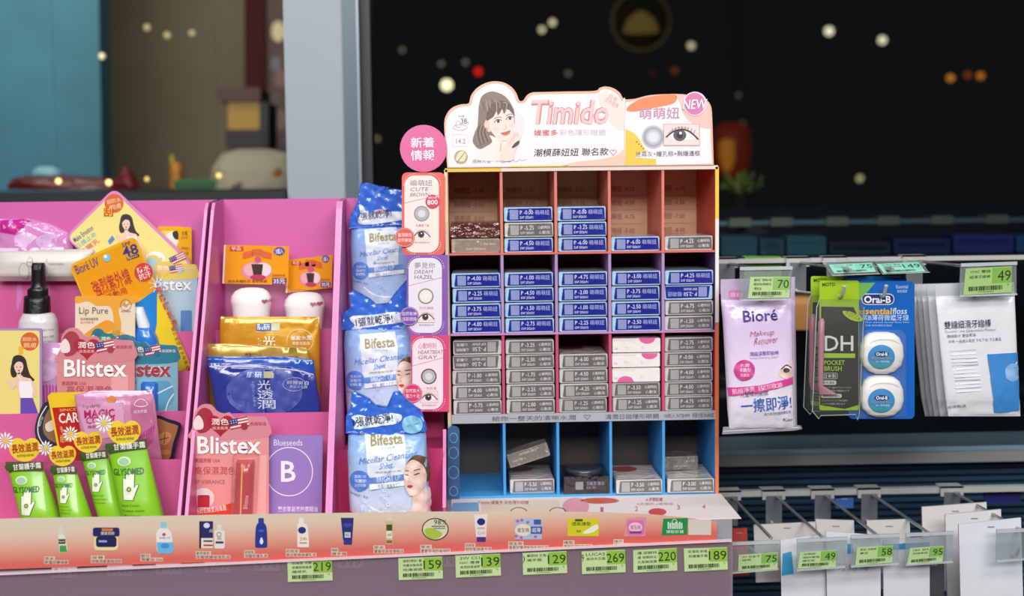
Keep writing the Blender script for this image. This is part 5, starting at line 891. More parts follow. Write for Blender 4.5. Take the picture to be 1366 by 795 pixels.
it.line('print', ell(510, 240, 44, 26, 24), 2, '98a2d0', 4, True); it.T('lettering', '瞬效亮白', 482, 226, 566, 242, 'c8d0ec', 5, -2); it.T('lettering', '美容液面膜', 492, 244, 562, 256, 'b0b8e0', 5, -2); it.done()
# pink lip balm and purple card in the front slot
it, X, V, v1 = lip_blister('large pink lip balm pack with red stick beside purple card', C4, -.118, 100, 318, 408, ZS+.0032, ('ec9c98', 'e0909c', 'b01a28', 'a82c3c'), kind='pink')
it.T('lettering', '高保濕潤色', 118, 566, 278, 598, 'c04850', 3); it.T('lettering', 'LIP VIBRANCE', 114, 618, 236, 634, 'a85a5c', 3); it.Q('print', [(90, 715), (150, 738), (280, 705), (280, v1), (92, v1)], 'd8402c', 3); it.T('lettering', '時尚名模愛用推薦', 120, 724, 242, 746, 'f8ece4', 4, 8); it.E('print', 152, 690, 42, 40, 'f4d8d4', 3); it.R('print', 128, 678, 176, 726, 'c42a38', 4, 6); it.R('print', 130, 656, 172, 682, 'f0dcdc', 4, 6); it.Q('print', [(275, 540), (400, 520), (396, v1-3), (270, v1-3)], 'f0b0ac', 3)
it.blob('stick', [(538, 284, 352, .004, .001), (548, 280, 354, .010, .001), (v1-4, 270, 344, .010, .001)], GL('c01c30', .05), keep=True, y0=.001, n=24); it.eps = .0005; it.step = 16; it.Q('stick/print', [(306, 548), (312, 548), (304, v1-8), (298, v1-8)], 'f0d060', 1); it.T('stick/print', 'Blistex', 296, 690, 350, 706, 'f4e8e8', 2, 84); it.g = None; it.step = None; it.eps = .0002
it.blob('blister', [(512, 276, 366, .012, .001), (526, 268, 372, .0135, .001), (v1-2, 258, 360, .0135, .001)], CLEAR('fbe8e8', .10, .98), keep=False, y0=.0006, n=28, p=4); it.T('lettering', 'LIP VIBRANCE', 240, 640, 320, 652, 'a01c2c', 60, 86); it.done()
it = Item('purple_card', 'purple card with a large white letter B in circle', 'card', Y=-.105, crop=C4); vb = vof(ZS+.0032, -.105, C4, 395)
it.slab('card', [(410, 444), (620, 444), (616, vb), (394, vb)], M('9c7fc6', .45, bump=.03, var=.04), .004); it.line('print', ell(488, 586, 92, 95, 40), 4, 'f0eaf6', 2, True); it.T('lettering', 'B', 456, 544, 514, 626, 'f6f2fa', 2, 0, .02); it.T('lettering', 'Blueseeds', 428, 460, 540, 484, 'f0eaf6', 2); it.T('lettering', '薰衣草滋養按摩精油', 444, 722, 600, 744, 'f0eaf6', 2, 0, .02); it.done()

# ------------------------------------------------------------------ blue wipes packs in the narrow tray
def wipes(label, crop, Y, x0, y0, x1, zf, ears, woman, banner, seal_h):
    it = Item('wipes_pack', label, 'wipes', Y=Y, crop=crop, group='blue makeup wipes packs'); px = crop[0]+(x0+x1)/2/crop[2]; vb = vof(zf, Y, crop, px); w_ = x1-x0; X = lambda u: x0+u*w_; vs_ = seal_h; V = lambda v: y0+(v-vs_)*w_; V0 = lambda v: y0+v*w_
    BM = RAMP('wipes_blue', ((0, 'eef2fa'), (.3, 'cfdff6'), (.7, 'a9c6f2'), (1, '86b0ee')), 'Z', .22, .25)
    it.blob('pouch', [(y0-6, X(.04), X(.96), .002, .002), (y0+w_*.08, X(.01), X(.99), .016, .012), (y0+w_*.3, X(0), X(1), .024, .016), (y0+w_*1.0, X(.03), X(1.04), .026, .018), (vb-w_*.1, X(.07), X(1.07), .022, .016), (vb, X(.08), X(1.06), .004, .006)], BM, p=3.2, wr=.0007, n=52); it.step = 18; it.eps = .0005
    it.Q('print', [(X(.22), V(.12)), (X(.70), V(.08)), (X(.74), V(.30)), (X(.74), V(.72)), (X(.28), V(.78)), (X(.25), V(.4))], 'e3ebf8', 2)
    it.Q('print', spline([(X(.2), V(1.02)), (X(.5), V(1.12)), (X(.9), V(1.05)), (X(.86), V(1.25)), (X(.5), V(1.3)), (X(.24), V(1.2))], 4), 'c8dcf6', 2); it.line('print', spline([(X(.22), V(.98)), (X(.4), V(1.1)), (X(.7), V(1.12)), (X(.92), V(1.0))], 4, False), w_*.02, 'f0f6fc', 3)
    it.T('brand_lettering', 'Bifesta', X(.30), V(.16), X(.70), V(.29), 'a89858', 4, 4, .025); it.T('lettering', 'ビフェスタ', X(.44), V(.31), X(.6), V(.335), '98a0b0', 4, 4)
    it.T('lettering', 'Micellar Cleansing', X(.16), V(.40), X(.88), V(.50), '6a90d0', 4, 8, 0, .35); it.T('lettering', 'Sheet', X(.42), V(.50), X(.58), V(.57), '6a90d0', 4, 8, 0, .35); it.T('lettering', '擦拭型卸妝棉', X(.36), V(.60), X(.68), V(.625), 'a89878', 4, 5)
    it.Q('print', [(X(.28), V(.69)), (X(.82), V(.63)), (X(.83), V(.70)), (X(.29), V(.765))], '6a94dc', 4); it.T('lettering', 'BRIGHT UP', X(.38), V(.665), X(.68), V(.73), 'f0f6fc', 5, 6); it.Q('print', [(X(.29), V(.775)), (X(.82), V(.71)), (X(.83), V(.77)), (X(.30), V(.835))], 'eef3fb', 4); it.T('lettering', '毛孔・保濕タイプ', X(.40), V(.76), X(.68), V(.805), '6a84b0', 5, 6)
    it.E('print', X(.17), V(.73), w_*.13, w_*.13, '5a8ae0', 4); 
    for k, s_ in enumerate(('清爽360', '深層卸', '角質除皺')): it.T('lettering', s_, X(.10), V(.655+k*.055), X(.25), V(.695+k*.055), 'f0f6fc', 5, 4)
    it.T('lettering', '溫和親膚・免洗', X(.04), V(.89), X(.28), V(.92), '6a80b0', 5, -12)
    for q in range(9): it.ring('print', X(.48+.05*math.sin(q*2.1)), V(.84+q*.045), w_*.022, w_*.014, 'dce8f8', 4, 10)
    it.ring('print', X(.5), V(.02), w_*.04, w_*.03, 'c8dcf4', 4, 12); it.ring('print', X(.55), V(.05), w_*.03, w_*.02, 'c8dcf4', 4, 12)
    if woman:
        a = lambda pts: [(X(u), V(v)) for u, v in pts]; pt = 'portrait'
        it.Q(pt, spline(a([(.745, .56), (.77, .48), (.85, .415), (.95, .43), (1.02, .50), (1.045, .64), (1.02, .78), (.97, .66), (.88, .53), (.80, .50)]), 3), '73523f', 5)
        it.Q(pt, spline(a([(.72, .68), (.735, .56), (.79, .48), (.87, .48), (.96, .56), (1.0, .70), (.96, .82), (.87, .90), (.79, .90), (.735, .80)]), 4), 'f0d2c2', 6)
        it.Q(pt, spline(a([(.84, .9), (.96, .84), (1.04, .96), (1.04, 1.1), (.86, 1.12), (.82, 1.0)]), 4), 'efd0c0', 5)
        it.Q(pt, spline(a([(.80, 1.12), (.84, .98), (.92, .9), (.98, .92), (1.02, 1.06), (.94, 1.16)]), 4), 'f2d6c8', 7); it.Q(pt, spline(a([(.98, .86), (1.03, .84), (1.05, .98), (.99, 1.0)]), 3), 'f8f6f4', 8)
        it.line(pt, a([(.735, .645), (.775, .655)]), w_*.012, '4a302a', 7); it.line(pt, a([(.845, .65), (.91, .635)]), w_*.012, '4a302a', 7); it.line(pt, a([(.735, .60), (.78, .60)]), w_*.012, '7a5a4c', 7); it.line(pt, a([(.84, .595), (.92, .585)]), w_*.012, '7a5a4c', 7)
        it.line(pt, a([(.795, .65), (.77, .725), (.795, .735)]), w_*.008, 'd8a898', 7); it.Q(pt, spline(a([(.755, .79), (.795, .775), (.83, .79), (.795, .815)]), 3), 'c8404a', 7)
    it.g = None; it.step = None
    BL = GL('3f72dc', .2, 22)
    hh = it.crumple('top_seal', [(X(u), V0(v)) for u, v in ears], BL, .008, .012, .0009); it.eps = .0004; it.g = lambda u, v: .012+hh(u, v); it.step = 14
    bn = [(X(u), V0(v)) for u, v in banner]; it.Q('top_seal/banner', spline(bn, 3), 'e6eef8', 2)
    cx = sum(p[0] for p in bn)/len(bn); cy = sum(p[1] for p in bn)/len(bn); it.T('top_seal/lettering', '1張就乾淨!', cx-w_*.25, cy-w_*.06, cx+w_*.25, cy+w_*.06, '24305a', 4, 7, .01)
    it.T('top_seal/lettering', '46枚入', X(ears[0][0])+w_*.16, V0(ears[1][1])+w_*.2, X(ears[0][0])+w_*.32, V0(ears[1][1])+w_*.27, 'd8e6fa', 2, -40)
    return it
it = wipes('blue wipes pack at the top, rearmost of three', C5, .125, 95, 240, 400, 1.156, [(-.01, .06), (0, -.1), (.12, -.36), (.16, -.62), (.22, -.635), (.38, -.42), (.42, -.36), (.55, -.36), (.68, -.44), (.8, -.52), (.9, -.3), (.94, .0), (.5, .02)], False, [(.14, -.30), (.2, -.28), (.3, -.18), (.8, -.2), (.86, -.1), (.6, -.04), (.2, .0), (.12, -.06), (.16, -.16)], .05)
it.Q('top_seal/banner', spline([(205, 178), (235, 168), (262, 180), (240, 190)], 3), 'f0b8d0', 3); it.done()
it = wipes('blue wipes pack in the middle of the narrow tray', C5, .04, 65, 700, 405, 1.061, [(-.02, .06), (0, -.16), (.1, -.24), (.08, -.44), (.14, -.48), (.36, -.36), (.44, -.28), (.6, -.3), (.72, -.46), (.86, -.62), (.94, -.5), (.92, -.2), (1.0, -.08), (.98, .02), (.5, .08)], True, [(.12, -.12), (.1, -.06), (.16, .0), (.13, .06), (.5, .0), (.8, -.04), (.85, -.12), (.7, -.18), (.4, -.14)], .0)
it.E('top_seal/banner', 370, 725, 42, 36, '8cc4e4', 3); it.done()
it = wipes('blue wipes pack in front with printed woman, lowest of three', C6, -.128, 78, 372, 430, ZS+.0032, [(-.01, .03), (-.01, -.18), (.04, -.28), (.06, -.46), (.1, -.5), (.28, -.40), (.36, -.32), (.5, -.3), (.58, -.48), (.66, -.49), (.76, -.38), (.86, -.3), (.92, -.26), (.98, -.1), (1.0, .0), (.5, .05)], True, [(.06, -.17), (.12, -.1), (.1, -.02), (.4, -.06), (.64, -.1), (.68, -.2), (.5, -.22), (.3, -.18), (.14, -.2)], .13)
it.E('top_seal/banner', 366, 344, 46, 40, '8cccea', 3); it.line('top_seal/banner', [(340, 350), (395, 338)], 4, '5a9ac8', 4); it.done()
# ------------------------------------------------------------------ hooks on the right
CH = M('cfcfcb', .22, metal=.25); CHD = M('a4a8aa', .25, metal=.35); CLR = CLEAR('e6ecee', .16, .92)
YB, YH = .16, -.118
ZU = zat(345, YB, 1150); ZLo = zat(654, YB, 1150)
it = Item('hook_rail', 'upper chrome rail carrying the hanging packs', 'rail'); a = xat(962, YB, 345)-.05
it.box('bar', a, 1.05, YB, YB+.012, ZU-.0045, ZU+.002, CH)
for k, q in enumerate((a-.004, 1.03)): it.box('post#%d' % k, q, q+.02, YB+.012, YB+.03, .0, ZU+.01, M('2a2f33', .5, metal=.5))
it.done()
it = Item('hook_rail', 'lower chrome rail with empty hooks near the bottom', 'rail')
it.box('bar', XE+.012, 1.05, YB, YB+.012, ZLo-.0065, ZLo+.002, CH); it.done()
def hook(label, px, py, lower, holder, tilt=0, peg_px=None, crop=PX, n=0):
    zr = ZLo if lower else ZU; X_ = at(px, py, YB).x
    it = Item('display_hook', label, 'hook', group='lower display hooks' if lower else 'upper display hooks')
    it.box('clip', X_-.017, X_+.017, YB-.007, YB+.018, zr+.0021, zr+.0045, CH); it.box('clip', X_-.017, X_+.017, YB-.007, YB-.0045, zr-.010, zr+.0045, CH); 
    it.box('back_plate', X_-.012, X_+.012, YB-.0075, YB-.0045, zr-.048, zr-.004, M('7c8184', .3, metal=.4))
    ya = YH+.003
    it.tube('arm', [(X_+.003, YB-.007, zr-.008), (X_+.003, YB-.012, zr-.004), (X_+.003, ya, zr+.002)], .0022, CHD)
    it.tube('peg', [(X_-.003, YB-.007, zr-.044), (X_-.003, YB-.02, zr-.046), (X_-.003, YH+.026, zr-.034)]+[(X_-.003, YH+.026-.012*math.sin(t), zr-.034+.012*(1-math.cos(t))) for t in (.35, .7, 1.05)]+[(X_-.003, YH+.010, zr-.019)], .0024, CH)
    if holder:
        it.crop = crop; it.Y = YH; it.kz = tilt
        if tilt: it.Y = YH-tilt*(zr-.012-1)
        it.slab('label_holder', holder, CLR, .0012, -.0006)
        (ax, ay), (bx, by), (cx, cy), (dx, dy) = holder; t = .1
        it.slab('label_holder/lip', [(ax, ay), (bx, by), (bx+(cx-bx)*t, by+(cy-by)*t), (ax+(dx-ax)*t, ay+(dy-ay)*t)], CLEAR('f2f6f6', .45, .95), .003, .002); it.slab('label_holder/lip#2', [(dx-(dx-ax)*.05, dy-(dy-ay)*.05), (cx-(cx-bx)*.05, cy-(cy-by)*.05), (cx, cy), (dx, dy)], CLEAR('f2f6f6', .45, .95), .003, .002)
    it.done(); return X_, zr
gT = 'price tags on the hooks'
hook('chrome hook holding the lilac makeup remover packs', 968, 345, 0, [(987, 356), (1057, 355), (1054.5, 400), (986.5, 401.5)])
tag('70', ['蜜妮 頂級深', '層卸妝棉補充', '包'], [(40.5, 40), (92, 40), (91, 70.5), (37, 70.5)] and [(1001, 369.5), (1054, 369), (1053, 397), (997.5, 398)], PX, YH-.0006, 0, 'green price tag reading 70 above the lilac packs', gT, 'b9d694', '92bd62')
tl_ = 2.6
hook('chrome hook holding the green brush packs', 1063, 345, 0, [(170, 62), (500, 54), (545, 146), (240, 158)], tl_, crop=G7)
tag('75', ['MOTO 日製', '口袋梳'], [(218, 86), (492, 74), (520, 132), (252, 142)], G7, YH-tl_*(ZU-.012-1)-.0012, 0, 'mint price tag reading 75 above the green brush packs', gT, '9fe3cc', '86dcbc', kz=tl_)
hook('chrome hook holding the blue floss pack', 1112, 345, 0, [(502, 54), (800, 46), (862, 136), (560, 148)], tl_, crop=G7)
tag('149', ['歐樂B 薄荷', '微蠟牙線'], [(524, 82), (792, 70), (836, 130), (572, 142)], G7, YH-tl_*(ZU-.012-1)-.0012, 0, 'mint price tag reading 149 above the blue floss pack', gT, '9fe3cc', '86dcbc', kz=tl_)
hook('chrome hook holding the white floss pick bags', 1218, 340, 0, [(1062, 78), (1420, 66), (1420, 280), (1052, 292)], 0, crop=G7)
tag('49', ['YMC 雙線', '細滑牙線棒'], [(1094, 112), (1390, 96), (1388, 262), (1078, 280)], G7, YH-.0006, 0, 'green price tag reading 49 above the white bags', gT, 'a3c67a', '7fb04c')
# lower hooks
for (px, py, hd, pr_, ls, q, lab) in ((972, 672, [(122, 548), (336, 540), (330, 672), (125, 690)], '75', ['3M 兒童牙', '線棒'], [(152, 606), (330, 596), (326, 668), (150, 680)], 'leftmost lower hook'), (1031, 660, [(415, 535), (642, 524), (630, 662), (412, 678)], '49', ['牙間刷', '細絲彎角', '纖毛軟'], [(428, 594), (592, 584), (588, 660), (418, 668)], 'second lower hook from the left'),
        (1096, 656, [(656, 518), (876, 510), (870, 648), (656, 662)], '58', ['歐森 牙線棒', '單支'], [(684, 572), (846, 564), (842, 640), (676, 654)], 'third lower hook from the left'), (1158, 653, [(902, 508), (1118, 500), (1112, 640), (902, 654)], '95', ['185 3M', '牙線棒組'], [(922, 576), (1074, 566), (1068, 636), (908, 652)], 'fourth lower hook from the left'), (1268, 648, [(1310, 492), (1480, 486), (1478, 625), (1308, 638)], '65', ['牙線 細滑', '補充包'], [(1330, 560), (1470, 550), (1468, 620), (1326, 632)], 'rightmost lower hook')):
    hook('chrome hook with clear label holder, '+lab, px, py, 1, hd, crop=D7)
    if pr_ != '65': tag(pr_, ls, q, D7, YH-.0006, 0, 'green price tag reading %s on the %s' % (pr_, lab), gT, 'b3cf92', '7fb455')
# ------------------------------------------------------------------ dark slatted back below the rail
it = Item('wall_back', None, None, kind='structure'); zt_, zb_ = zat(612, .34, 1150), zat(795, .34, 1150)-.1
it.box('backing', XE+.02, 1.2, .352, .37, zb_, zt_+.02, M('0e1822', .5))
npit = .0108; k = 0; z = zt_
while z > zb_: it.box('slat#%d' % k, XE+.02, 1.2, .342, .352, z-.0068, z, M('34546c', .3, metal=.3)); z -= npit; k += 1
it.done()
it = Item('shelf_edge', 'dull metal shelf edge across the dark slatted back', 'shelf'); zq = zat(601, .30, 1150)
it.box('top_board', XE+.02, 1.2, .30, .42, zq-.004, zq+.004, M('6c8494', .3, metal=.4)); it.box('front_face', XE+.02, 1.2, .296, .3, zq-.021, zq+.002, M('a4a6a4', .35, metal=.35)); it.box('lip', XE+.02, 1.2, .2945, .2962, zq-.002, zq+.005, M('8fb0c4', .3, metal=.35)); it.done()  # bluish top board and lip: blue light along the edge painted in

# ------------------------------------------------------------------ lilac makeup remover packs
def remover(label, Y, dx, front):
    it = Item('remover_pack', label, 'wipes', Y=Y, crop=D5, group='lilac makeup remover packs'); X = lambda u: u+dx
    fm_ = RAMP('lilac_pack', ((0, 'efe9f2'), (.3, 'f0e6f4'), (.6, 'e6d3ee'), (1, 'd9c2e6')), 'Z', .2, .2)
    it.blob('pouch', [(228, X(62), X(330), .002, .002), (240, X(62), X(330), .008, .006), (300, X(68), X(331), .013, .008), (480, X(78), X(334), .015, .009), (640, X(86), X(336), .013, .008), (708, X(92), X(338), .005, .004), (716, X(92), X(338), .001, .001)], fm_, p=3, wr=.0006, n=48); it.step = 22; it.eps = .0005
    if front:
        t = 'lettering'; it.T('brand_lettering', 'Bioré', 138, 262, 268, 304, '3a2c80', 3, 3, .02); it.T(t, 'Makeup', 164, 338, 254, 364, 'c06a90', 3, 6, 0, .3); it.T(t, 'Remover', 180, 362, 268, 388, 'c06a90', 3, 6, 0, .3)
        it.T(t, '頂級深層卸妝棉', 162, 416, 270, 432, '5a4a9a', 3, 3, .01); it.T(t, 'Perfect Cleansing Cotton', 162, 436, 270, 445, 'b09ac0', 3, 3)
        it.E('print', 142, 488, 39, 40, 'd84a98', 3); it.T(t, '水嫩', 124, 462, 160, 476, 'fbeef6', 4); it.T(t, '保濕型', 118, 480, 166, 494, 'fbeef6', 4); it.T(t, '加量裝', 126, 500, 160, 512, 'fbeef6', 4)
        it.Q('print', [(82, 556), (200, 544), (328, 515), (330, 542), (200, 572), (86, 588)], 'e04a9c', 3); it.T(t, '肌極淨潤與型卸妝油', 96, 546, 284, 566, 'fbe6f2', 4, 9)
        it.Q('print', spline([(268, 500), (290, 470), (326, 450), (329, 510), (300, 522)], 3), 'f2d4c8', 2); it.E('print', 300, 486, 18, 13, 'f8f0f0', 4, 16); it.E('print', 300, 488, 13, 9, '5a4048', 5, 16); it.line('print', spline([(280, 482), (300, 468), (320, 480)], 4, False), 4, '4a3038', 6)
        it.T(t, '完整吸附彩妝', 126, 566, 232, 586, '4a4a6a', 3, 5); it.T(t, '一擦即淨!', 130, 590, 322, 642, '2f62b8', 3, 5, .02); it.T(t, '強力吸附完整保養肌膚', 218, 644, 320, 656, '7a84a8', 3, 5); it.T(t, 'Kao', 292, 670, 328, 682, '5a5a7a', 3)
        it.R('print', 92, 192, 156, 222, 'dc7ab4', 3) if False else None
    it.g = None; it.step = None; it.eps = .0002
    it.slab('bottom_seal', [(X(70), 708), (X(352), 702), (X(358), 716), (X(330), 722), (X(66), 736)], M('d4cfd8', .15, metal=.5, bump=.4, bs=90), .0008, .001)
    it.slab('hang_tab', [(X(60), 150), (X(330), 140), (X(330), 232), (X(62), 236)], CLEAR('ead8f0', .5, .9), .0008); it.R('hang_tab/print', X(92), 192, X(150), 222, 'dc7ab4', 3); it.T('hang_tab/lettering', '加量 補充包', X(98), 198, X(146), 216, 'fbeef6', 4); it.line('bottom_seal/crimp', [(X(70), 724), (X(354), 710)], 2, 'f4f2f6', 8); it.done()
remover('lilac makeup remover pack, frontmost on its hook', -.092, 0, True)
remover('lilac makeup remover pack, second on its hook', -.055, 6, False)
remover('lilac makeup remover pack, rearmost on its hook', -.018, 12, False)
# ------------------------------------------------------------------ brush packs
def brush(label, Y, dx, dy):
    it = Item('brush_pack', label, 'brush', Y=Y, crop=G1, group='green and black pocket brush packs'); it.split = True; X = lambda u: u+dx; V = lambda v: v+dy
    it.slab('card', rr(X(184), V(118), X(365), V(716), 10), GL('a5c92c', .05), .002); it.slab('black_panel', [(X(192), V(238)), (X(340), V(240)), (X(362), V(290)), (X(362), V(690)), (X(300), V(708)), (X(186), V(690))], M('35302e', .3, bump=.15, bs=60), .001, .0012)
    it.eps = .0003; t = 'lettering'
    it.T(t, 'MOTO', X(196), V(128), X(256), V(144), '3c4a14', 2, 2, .03); it.T(t, 'DH', X(206), V(372), X(338), V(442), 'e9e6e2', 6, 0, .012); it.Q('print', [(X(186), V(452)), (X(346), V(454)), (X(346), V(474)), (X(186), V(474))], 'aacb30', 6); it.T(t, 'POCKET', X(204), V(485), X(298), V(506), 'b4d436', 6, 0, .01); it.T(t, 'BRUSH', X(204), V(512), X(284), V(534), 'b4d436', 6, 0, .01)
    it.line('print', rr(X(196), V(544), X(264), V(570), 5), 2, 'd8d4d0', 6, True); it.T(t, '日本製', X(202), V(548), X(258), V(566), 'e6e2de', 6); it.R('print', X(190), V(578), X(260), V(598), 'd8d4d0', 5, 8); it.T(t, '輕毛清新', X(198), V(582), X(252), V(594), '35302e', 6); it.R('print', X(190), V(640), X(285), V(658), 'd8d4d0', 5, 8); it.T(t, '攜帶清潔便利', X(198), V(643), X(276), V(655), '35302e', 6)
    for k, s_ in enumerate(('シャンプー後のブラッシングに', 'やさしい毛先で頭皮をケア', 'コンパクトサイズで持ち運び', 'いつでも清潔に使えます')): it.T(t, s_, X(192), V(606+k*15+(30 if k > 1 else 0)), X(330-k*10), V(615+k*15+(30 if k > 1 else 0)), 'c8c4c0', 6)
    it.Q('print', [p for p in spline([(X(290), V(258)), (X(330), V(262)), (X(378), V(290)), (X(372), V(306)), (X(330), V(300)), (X(296), V(276))], 4)], 'b4d02c', 7); it.T(t, '思いやすい', X(302), V(264), X(362), V(278), '3a4614', 8, -18); it.T(t, 'ポケット型', X(314), V(280), X(370), V(294), '3a4614', 8, -18)
    it.blob('brush', [(V(292), X(182), X(200), .003, .001), (V(310), X(174), X(204), .006, .001), (V(600), X(172), X(196), .006, .001), (V(640), X(180), X(262), .004, .001)], M('cf8a9c', .3), keep=False, y0=.003, n=20)
    it.blob('clear_case', [(V(205), X(184), X(372), .010, .001), (V(240), X(170), X(388), .017, .001), (V(700), X(150), X(372), .017, .001), (V(735), X(160), X(366), .012, .001)], CLEAR('eef2ee', .04, .97), p=5, keep=False, y0=.0005, n=40); it.tube('clear_case/rim', [it.P(X(u), V(v), .001) for u, v in ((184, 205), (170, 240), (150, 720), (180, 755), (188, 740), (350, 735), (358, 760), (366, 735), (388, 240))], .0007, CLEAR('f4f6f4', .5, .95), 6); it.done()
brush('green and black pocket brush pack, front one', -.088, 0, 0)
brush('green and black pocket brush pack, half hidden behind another', -.052, -40, -20)
# ------------------------------------------------------------------ floss pack
for kk, (Y, dx, dy, lab) in enumerate(((-.086, 0, 0, 'blue dental floss blister pack with two white round cases'), (-.064, -34, -18, 'blue floss blister pack hidden behind the front one'))):
    it = Item('floss_pack', lab, 'dental floss', Y=Y, crop=G1, group='blue dental floss packs'); X = lambda u: u+dx; V = lambda v: v+dy
    it.slab('card', rr(X(318), V(120), X(622), V(756), 22), GL('1f66bf', .06), .002)
    if kk: it.slab('card', rr(X(340), V(116), X(560), V(140), 4), GL('2a8ad0', .06), .001, .001)
    it.eps = .0003
    it.Q('print', [(X(322), V(128)), (X(440), V(128)), (X(380), V(200)), (X(322), V(240))], '6fb04a', 2) if kk == 0 else None
    if kk == 0:
        t = 'lettering'; it.R('brand_panel', 376, 178, 528, 230, 'd8dcea', 2, 24); it.R('brand_panel', 380, 182, 524, 226, '1c2a6a', 3, 21); it.T('brand_lettering', 'Oral-B', 388, 188, 512, 222, 'f2f6fc', 4, 0, .04)
        it.T(t, 'essential', 352, 244, 516, 274, 'e4b23a', 4, 0, .04, .12); it.T(t, 'floss', 520, 244, 586, 272, 'd8e8f8', 4, 0, .01, .12); it.T(t, '歐樂B薄荷微蠟牙線', 350, 274, 594, 304, 'b9d4f0', 4, 0, .02); it.T(t, 'Mint waxed dental floss 50m', 392, 306, 596, 314, 'a8c8ec', 4); it.T(t, '牙線 有效清除牙菌斑', 392, 320, 516, 330, 'a8c8ec', 4); it.T(t, 'Essential', 536, 138, 590, 154, 'c8def4', 4); it.T(t, '有效清潔', 540, 160, 586, 174, 'c8def4', 4)
        for q, (cx, cy, lab2) in enumerate(((466, 452, 0), (466, 652, 0))):
            p_ = it.P(cx, cy, .001); sc = 1.82/F/G1[2]
            rx = 102*sc; cse = 'floss_case#%d' % q
            it.blob(cse, [(cy-98, cx-30, cx+30, .004, .001), (cy-92, cx-58, cx+58, .009, .001), (cy-72, cx-82, cx+82, .012, .001), (cy-35, cx-98, cx+98, .0135, .001), (cy+15, cx-101, cx+101, .0135, .001), (cy+55, cx-90, cx+90, .012, .001), (cy+82, cx-62, cx+62, .009, .001), (cy+94, cx-30, cx+30, .004, .001)], M('eeece6', .3, coat=.3), p=3.4, n=40, y0=.001); it.eps = .0005; it.step = 20
            it.line(cse+'/lid_seam', spline([(cx-66, cy-48), (cx-30, cy-66), (cx+30, cy-66), (cx+70, cy-50)], 5, False), 4, 'c8c6c0', 1)
            it.E(cse+'/label', cx-12, cy+12, 61, 56, '2f8cc8', 2, 30); it.E(cse+'/label', cx-12, cy-2, 34, 13, '1c2a6a', 3, 22); it.T(cse+'/label', 'Oral-B', cx-38, cy-10, cx+14, cy+6, 'f2f6fc', 4, 0, .03); it.T(cse+'/label', 'Essential floss', cx-56, cy+12, cx+34, cy+22, 'c8b050', 4); it.T(cse+'/label', '50m 薄荷微蠟', cx-40, cy+28, cx+24, cy+38, 'd8ecf8', 4); it.Q(cse+'/label', spline([(cx-66, cy+30), (cx-20, cy+44), (cx+36, cy+36), (cx+10, cy+62), (cx-40, cy+60)], 3), '3aa0b0', 3)
            it.g = None; it.step = None; it.eps = .0003
        it.blob('blister', [(345, 372, 560, .003, .0), (365, 356, 575, .0155, .0), (735, 356, 575, .0155, .0), (750, 366, 566, .003, .0)], CLEAR('fcfcfc', .03, 1), p=6, keep=False, y0=.0006, n=36)
    it.done()
# ------------------------------------------------------------------ white floss pick bags
WF = lambda: M('e6e7ea', .25, coat=.4, bump=.35, bs=40)
def pickbag(label, Y, x0, front):
    it = Item('floss_pick_bag', label, 'bag', Y=Y, crop=D6, group='white floss pick bags'); w_ = 300; X = lambda u: x0+u*w_; sk = .06
    rows = [(215, X(-.02), X(.98), .001, .001), (235, X(-.02), X(.98), .003, .003), (420, X(.03), X(1.0), .008, .004), (600, X(.09), X(1.03), .008, .004), (655, X(.13), X(1.05), .003, .002), (668, X(.14), X(1.05), .001, .001)]
    it.blob('bag', rows, WF(), p=4, wr=.0006, n=44); it.step = 24; it.eps = .0005
    if front:
        it.T('lettering', '雙線細滑牙線棒', X(.07), 302, X(.66), 332, '3c3c42', 3, 3, .01); it.T('lettering', 'Double Line Disposable Flosser', X(.08), 336, X(.72), 348, '9a9aa0', 3, 3); it.T('lettering', '雙線設計 更加潔淨', X(.10), 354, X(.46), 366, '5a5a60', 3, 3); it.T('lettering', '50支 一般成人適用 下孔下白 下孔墨品', X(.12), 372, X(.78), 384, '6a6a70', 3, 3)
        it.Q('print', [(X(.60), 430), (X(1.0), 424), (X(1.02), 645), (X(.70), 655)], '3f8ad0', 3); it.E('print', X(.92), 500, 30, 34, '8ab8e4', 4)
        for q in range(12): it.line('picks', [(X(.14)+q*2, 418+q*14), (X(.46)+q*2, 412+q*14)], 5, 'f6f6f8' if q % 2 else 'd6d8dc', 3)
        it.T('lettering', '台灣製造', X(.12), 622, X(.34), 634, '7a7a80', 3, 8)
    else:
        it.T('lettering', '雙線細滑牙線棒', X(.07), 226, X(.5), 236, '9a9aa2', 3, 2); it.T('lettering', 'FLOSS', X(.2), 190, X(.5), 206, 'b8b8c0', 3, 2) if False else None
    it.g = None; it.step = None
    it.slab('hang_tab', [(X(-.03), 168), (X(.97), 160), (X(.98), 226), (X(-.02), 232)], CLEAR('eef0f2', .45, .95), .0008); it.line('hang_tab/zip_line', [(X(-.02), 216), (X(.98), 208)], 3, 'f8f8fa', 3); it.done()
pickbag('white floss pick bag with blue panel, frontmost', -.094, 370, True)
for k, (Y, x0) in enumerate(((-.060, 340), (-.028, 318), (.004, 300), (.036, 282))): pickbag('white floss pick bag, %s behind the front one' % ('first', 'second', 'third', 'last')[k], Y, x0, False)
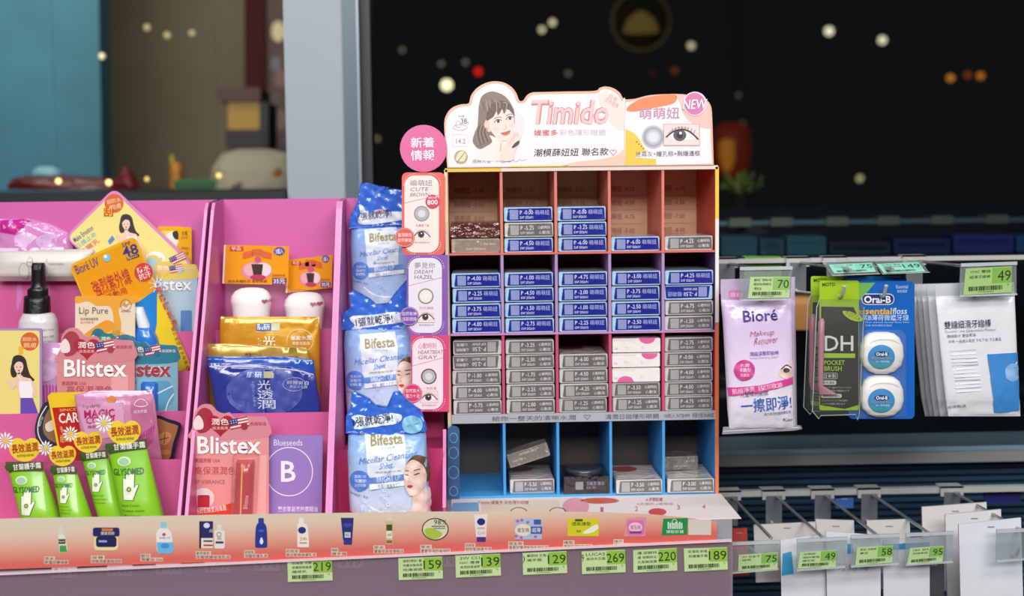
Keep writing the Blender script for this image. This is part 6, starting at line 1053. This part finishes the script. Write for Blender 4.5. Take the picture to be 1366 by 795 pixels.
# ------------------------------------------------------------------ white packs on the lower hooks
def lowpack(label, Y, pts, h='d9d7d4', blue=None, name='white_pack', txt=None):
    it = Item(name, label, 'pack', Y=Y, crop=D7, group='packs on the lower hooks'); it.slab('card', pts, M(h, .4, bump=.2, bs=25, var=.04), .003)
    xs = [p[0] for p in pts]; ys = [p[1] for p in pts]; x0, x1, y0, y1 = min(xs), max(xs), min(ys), max(ys)
    it.R('hang_hole', (x0+x1)/2-16, y0+(y1-y0)*.1-2, (x0+x1)/2+16, y0+(y1-y0)*.1+3, '8a8886', 2, 2)
    if blue: it.Q('print', blue, M('3f9fd0', .35), 2)
    if txt: it.T('lettering', txt, x0+(x1-x0)*.2, y0+(y1-y0)*.45, x0+(x1-x0)*.8, y0+(y1-y0)*.55, '9a98a0', 2)
    it.done()
lowpack('white pack on the second lower hook, rear one', -.015, [(220, 472), (500, 458), (520, 720), (230, 730)], 'cfcac4')
lowpack('white pack on the second lower hook, front one', -.075, [(340, 540), (540, 512), (545, 800), (345, 800)], 'dcdce0', [(350, 600), (390, 590), (400, 690), (345, 700)])
lowpack('white pack on the third lower hook, rear one', -.015, [(498, 446), (670, 452), (680, 760), (505, 760)], 'd2cdc8')
lowpack('white pack with pale print on the third lower hook', -.085, [(545, 500), (790, 520), (790, 820), (550, 820)], 'dadade', [(640, 556), (660, 556), (670, 600), (640, 600)], txt='牙線棒')
lowpack('white pack on the fourth lower hook, rear one', -.015, [(728, 452), (920, 446), (930, 760), (735, 760)], 'd6d2cc')
lowpack('white pack with blue band on the fourth lower hook', -.09, [(800, 540), (1010, 526), (1010, 820), (805, 820)], 'd8dae0', [(800, 560), (1010, 548), (1010, 574), (800, 586)])
lowpack('white pack on the rightmost lower hook, rear one', .06, [(975, 392), (1265, 370), (1275, 760), (985, 770)], 'e2ddda')
lowpack('white pack on the rightmost lower hook, middle one', .0, [(1080, 425), (1330, 402), (1340, 800), (1090, 810)], 'e4e2e4')
lowpack('white pack on the rightmost lower hook, front one', -.085, [(1140, 470), (1420, 440), (1430, 830), (1150, 840)], 'dfe1e8')
lowpack('small red and white pack on the leftmost lower hook', -.03, [(110, 490), (190, 486), (200, 700), (115, 700)], 'b84034', name='red_pack')
lowpack('dark grey pack between the lower white packs', -.04, [(985, 640), (1075, 632), (1075, 820), (985, 820)], '4a4a50', name='grey_pack')
lowpack('navy pack at far right behind the lower hooks', .19, [(1252, 305), (1420, 298), (1420, 372), (1256, 380)], '262a6a', name='navy_pack')
lowpack('blue pack between the second and third lower hooks', .12, [(585, 355), (668, 350), (668, 395), (590, 398)], '2f5ea8', name='blue_pack')
# goods seen between the hanging packs
it = Item('orange_box', 'blurred orange box seen between lilac and green packs', 'box', Y=.6); it.slab('carton', rr(1050, 396, 1086, 440, 2, 2), M('b07a3a', .5), .06); it.R('lid', 1052, 398, 1084, 406, 'c89050', 2); it.done()
it = Item('green_pack', 'green pack hanging behind the upper rail', 'pack', Y=.1722); it.slab('card', rr(993, 342, 1043, 372, 2, 2), M('4c8a1e', .4), .02); it.R('print', 998, 346, 1038, 352, '6aa834', 2); it.done()
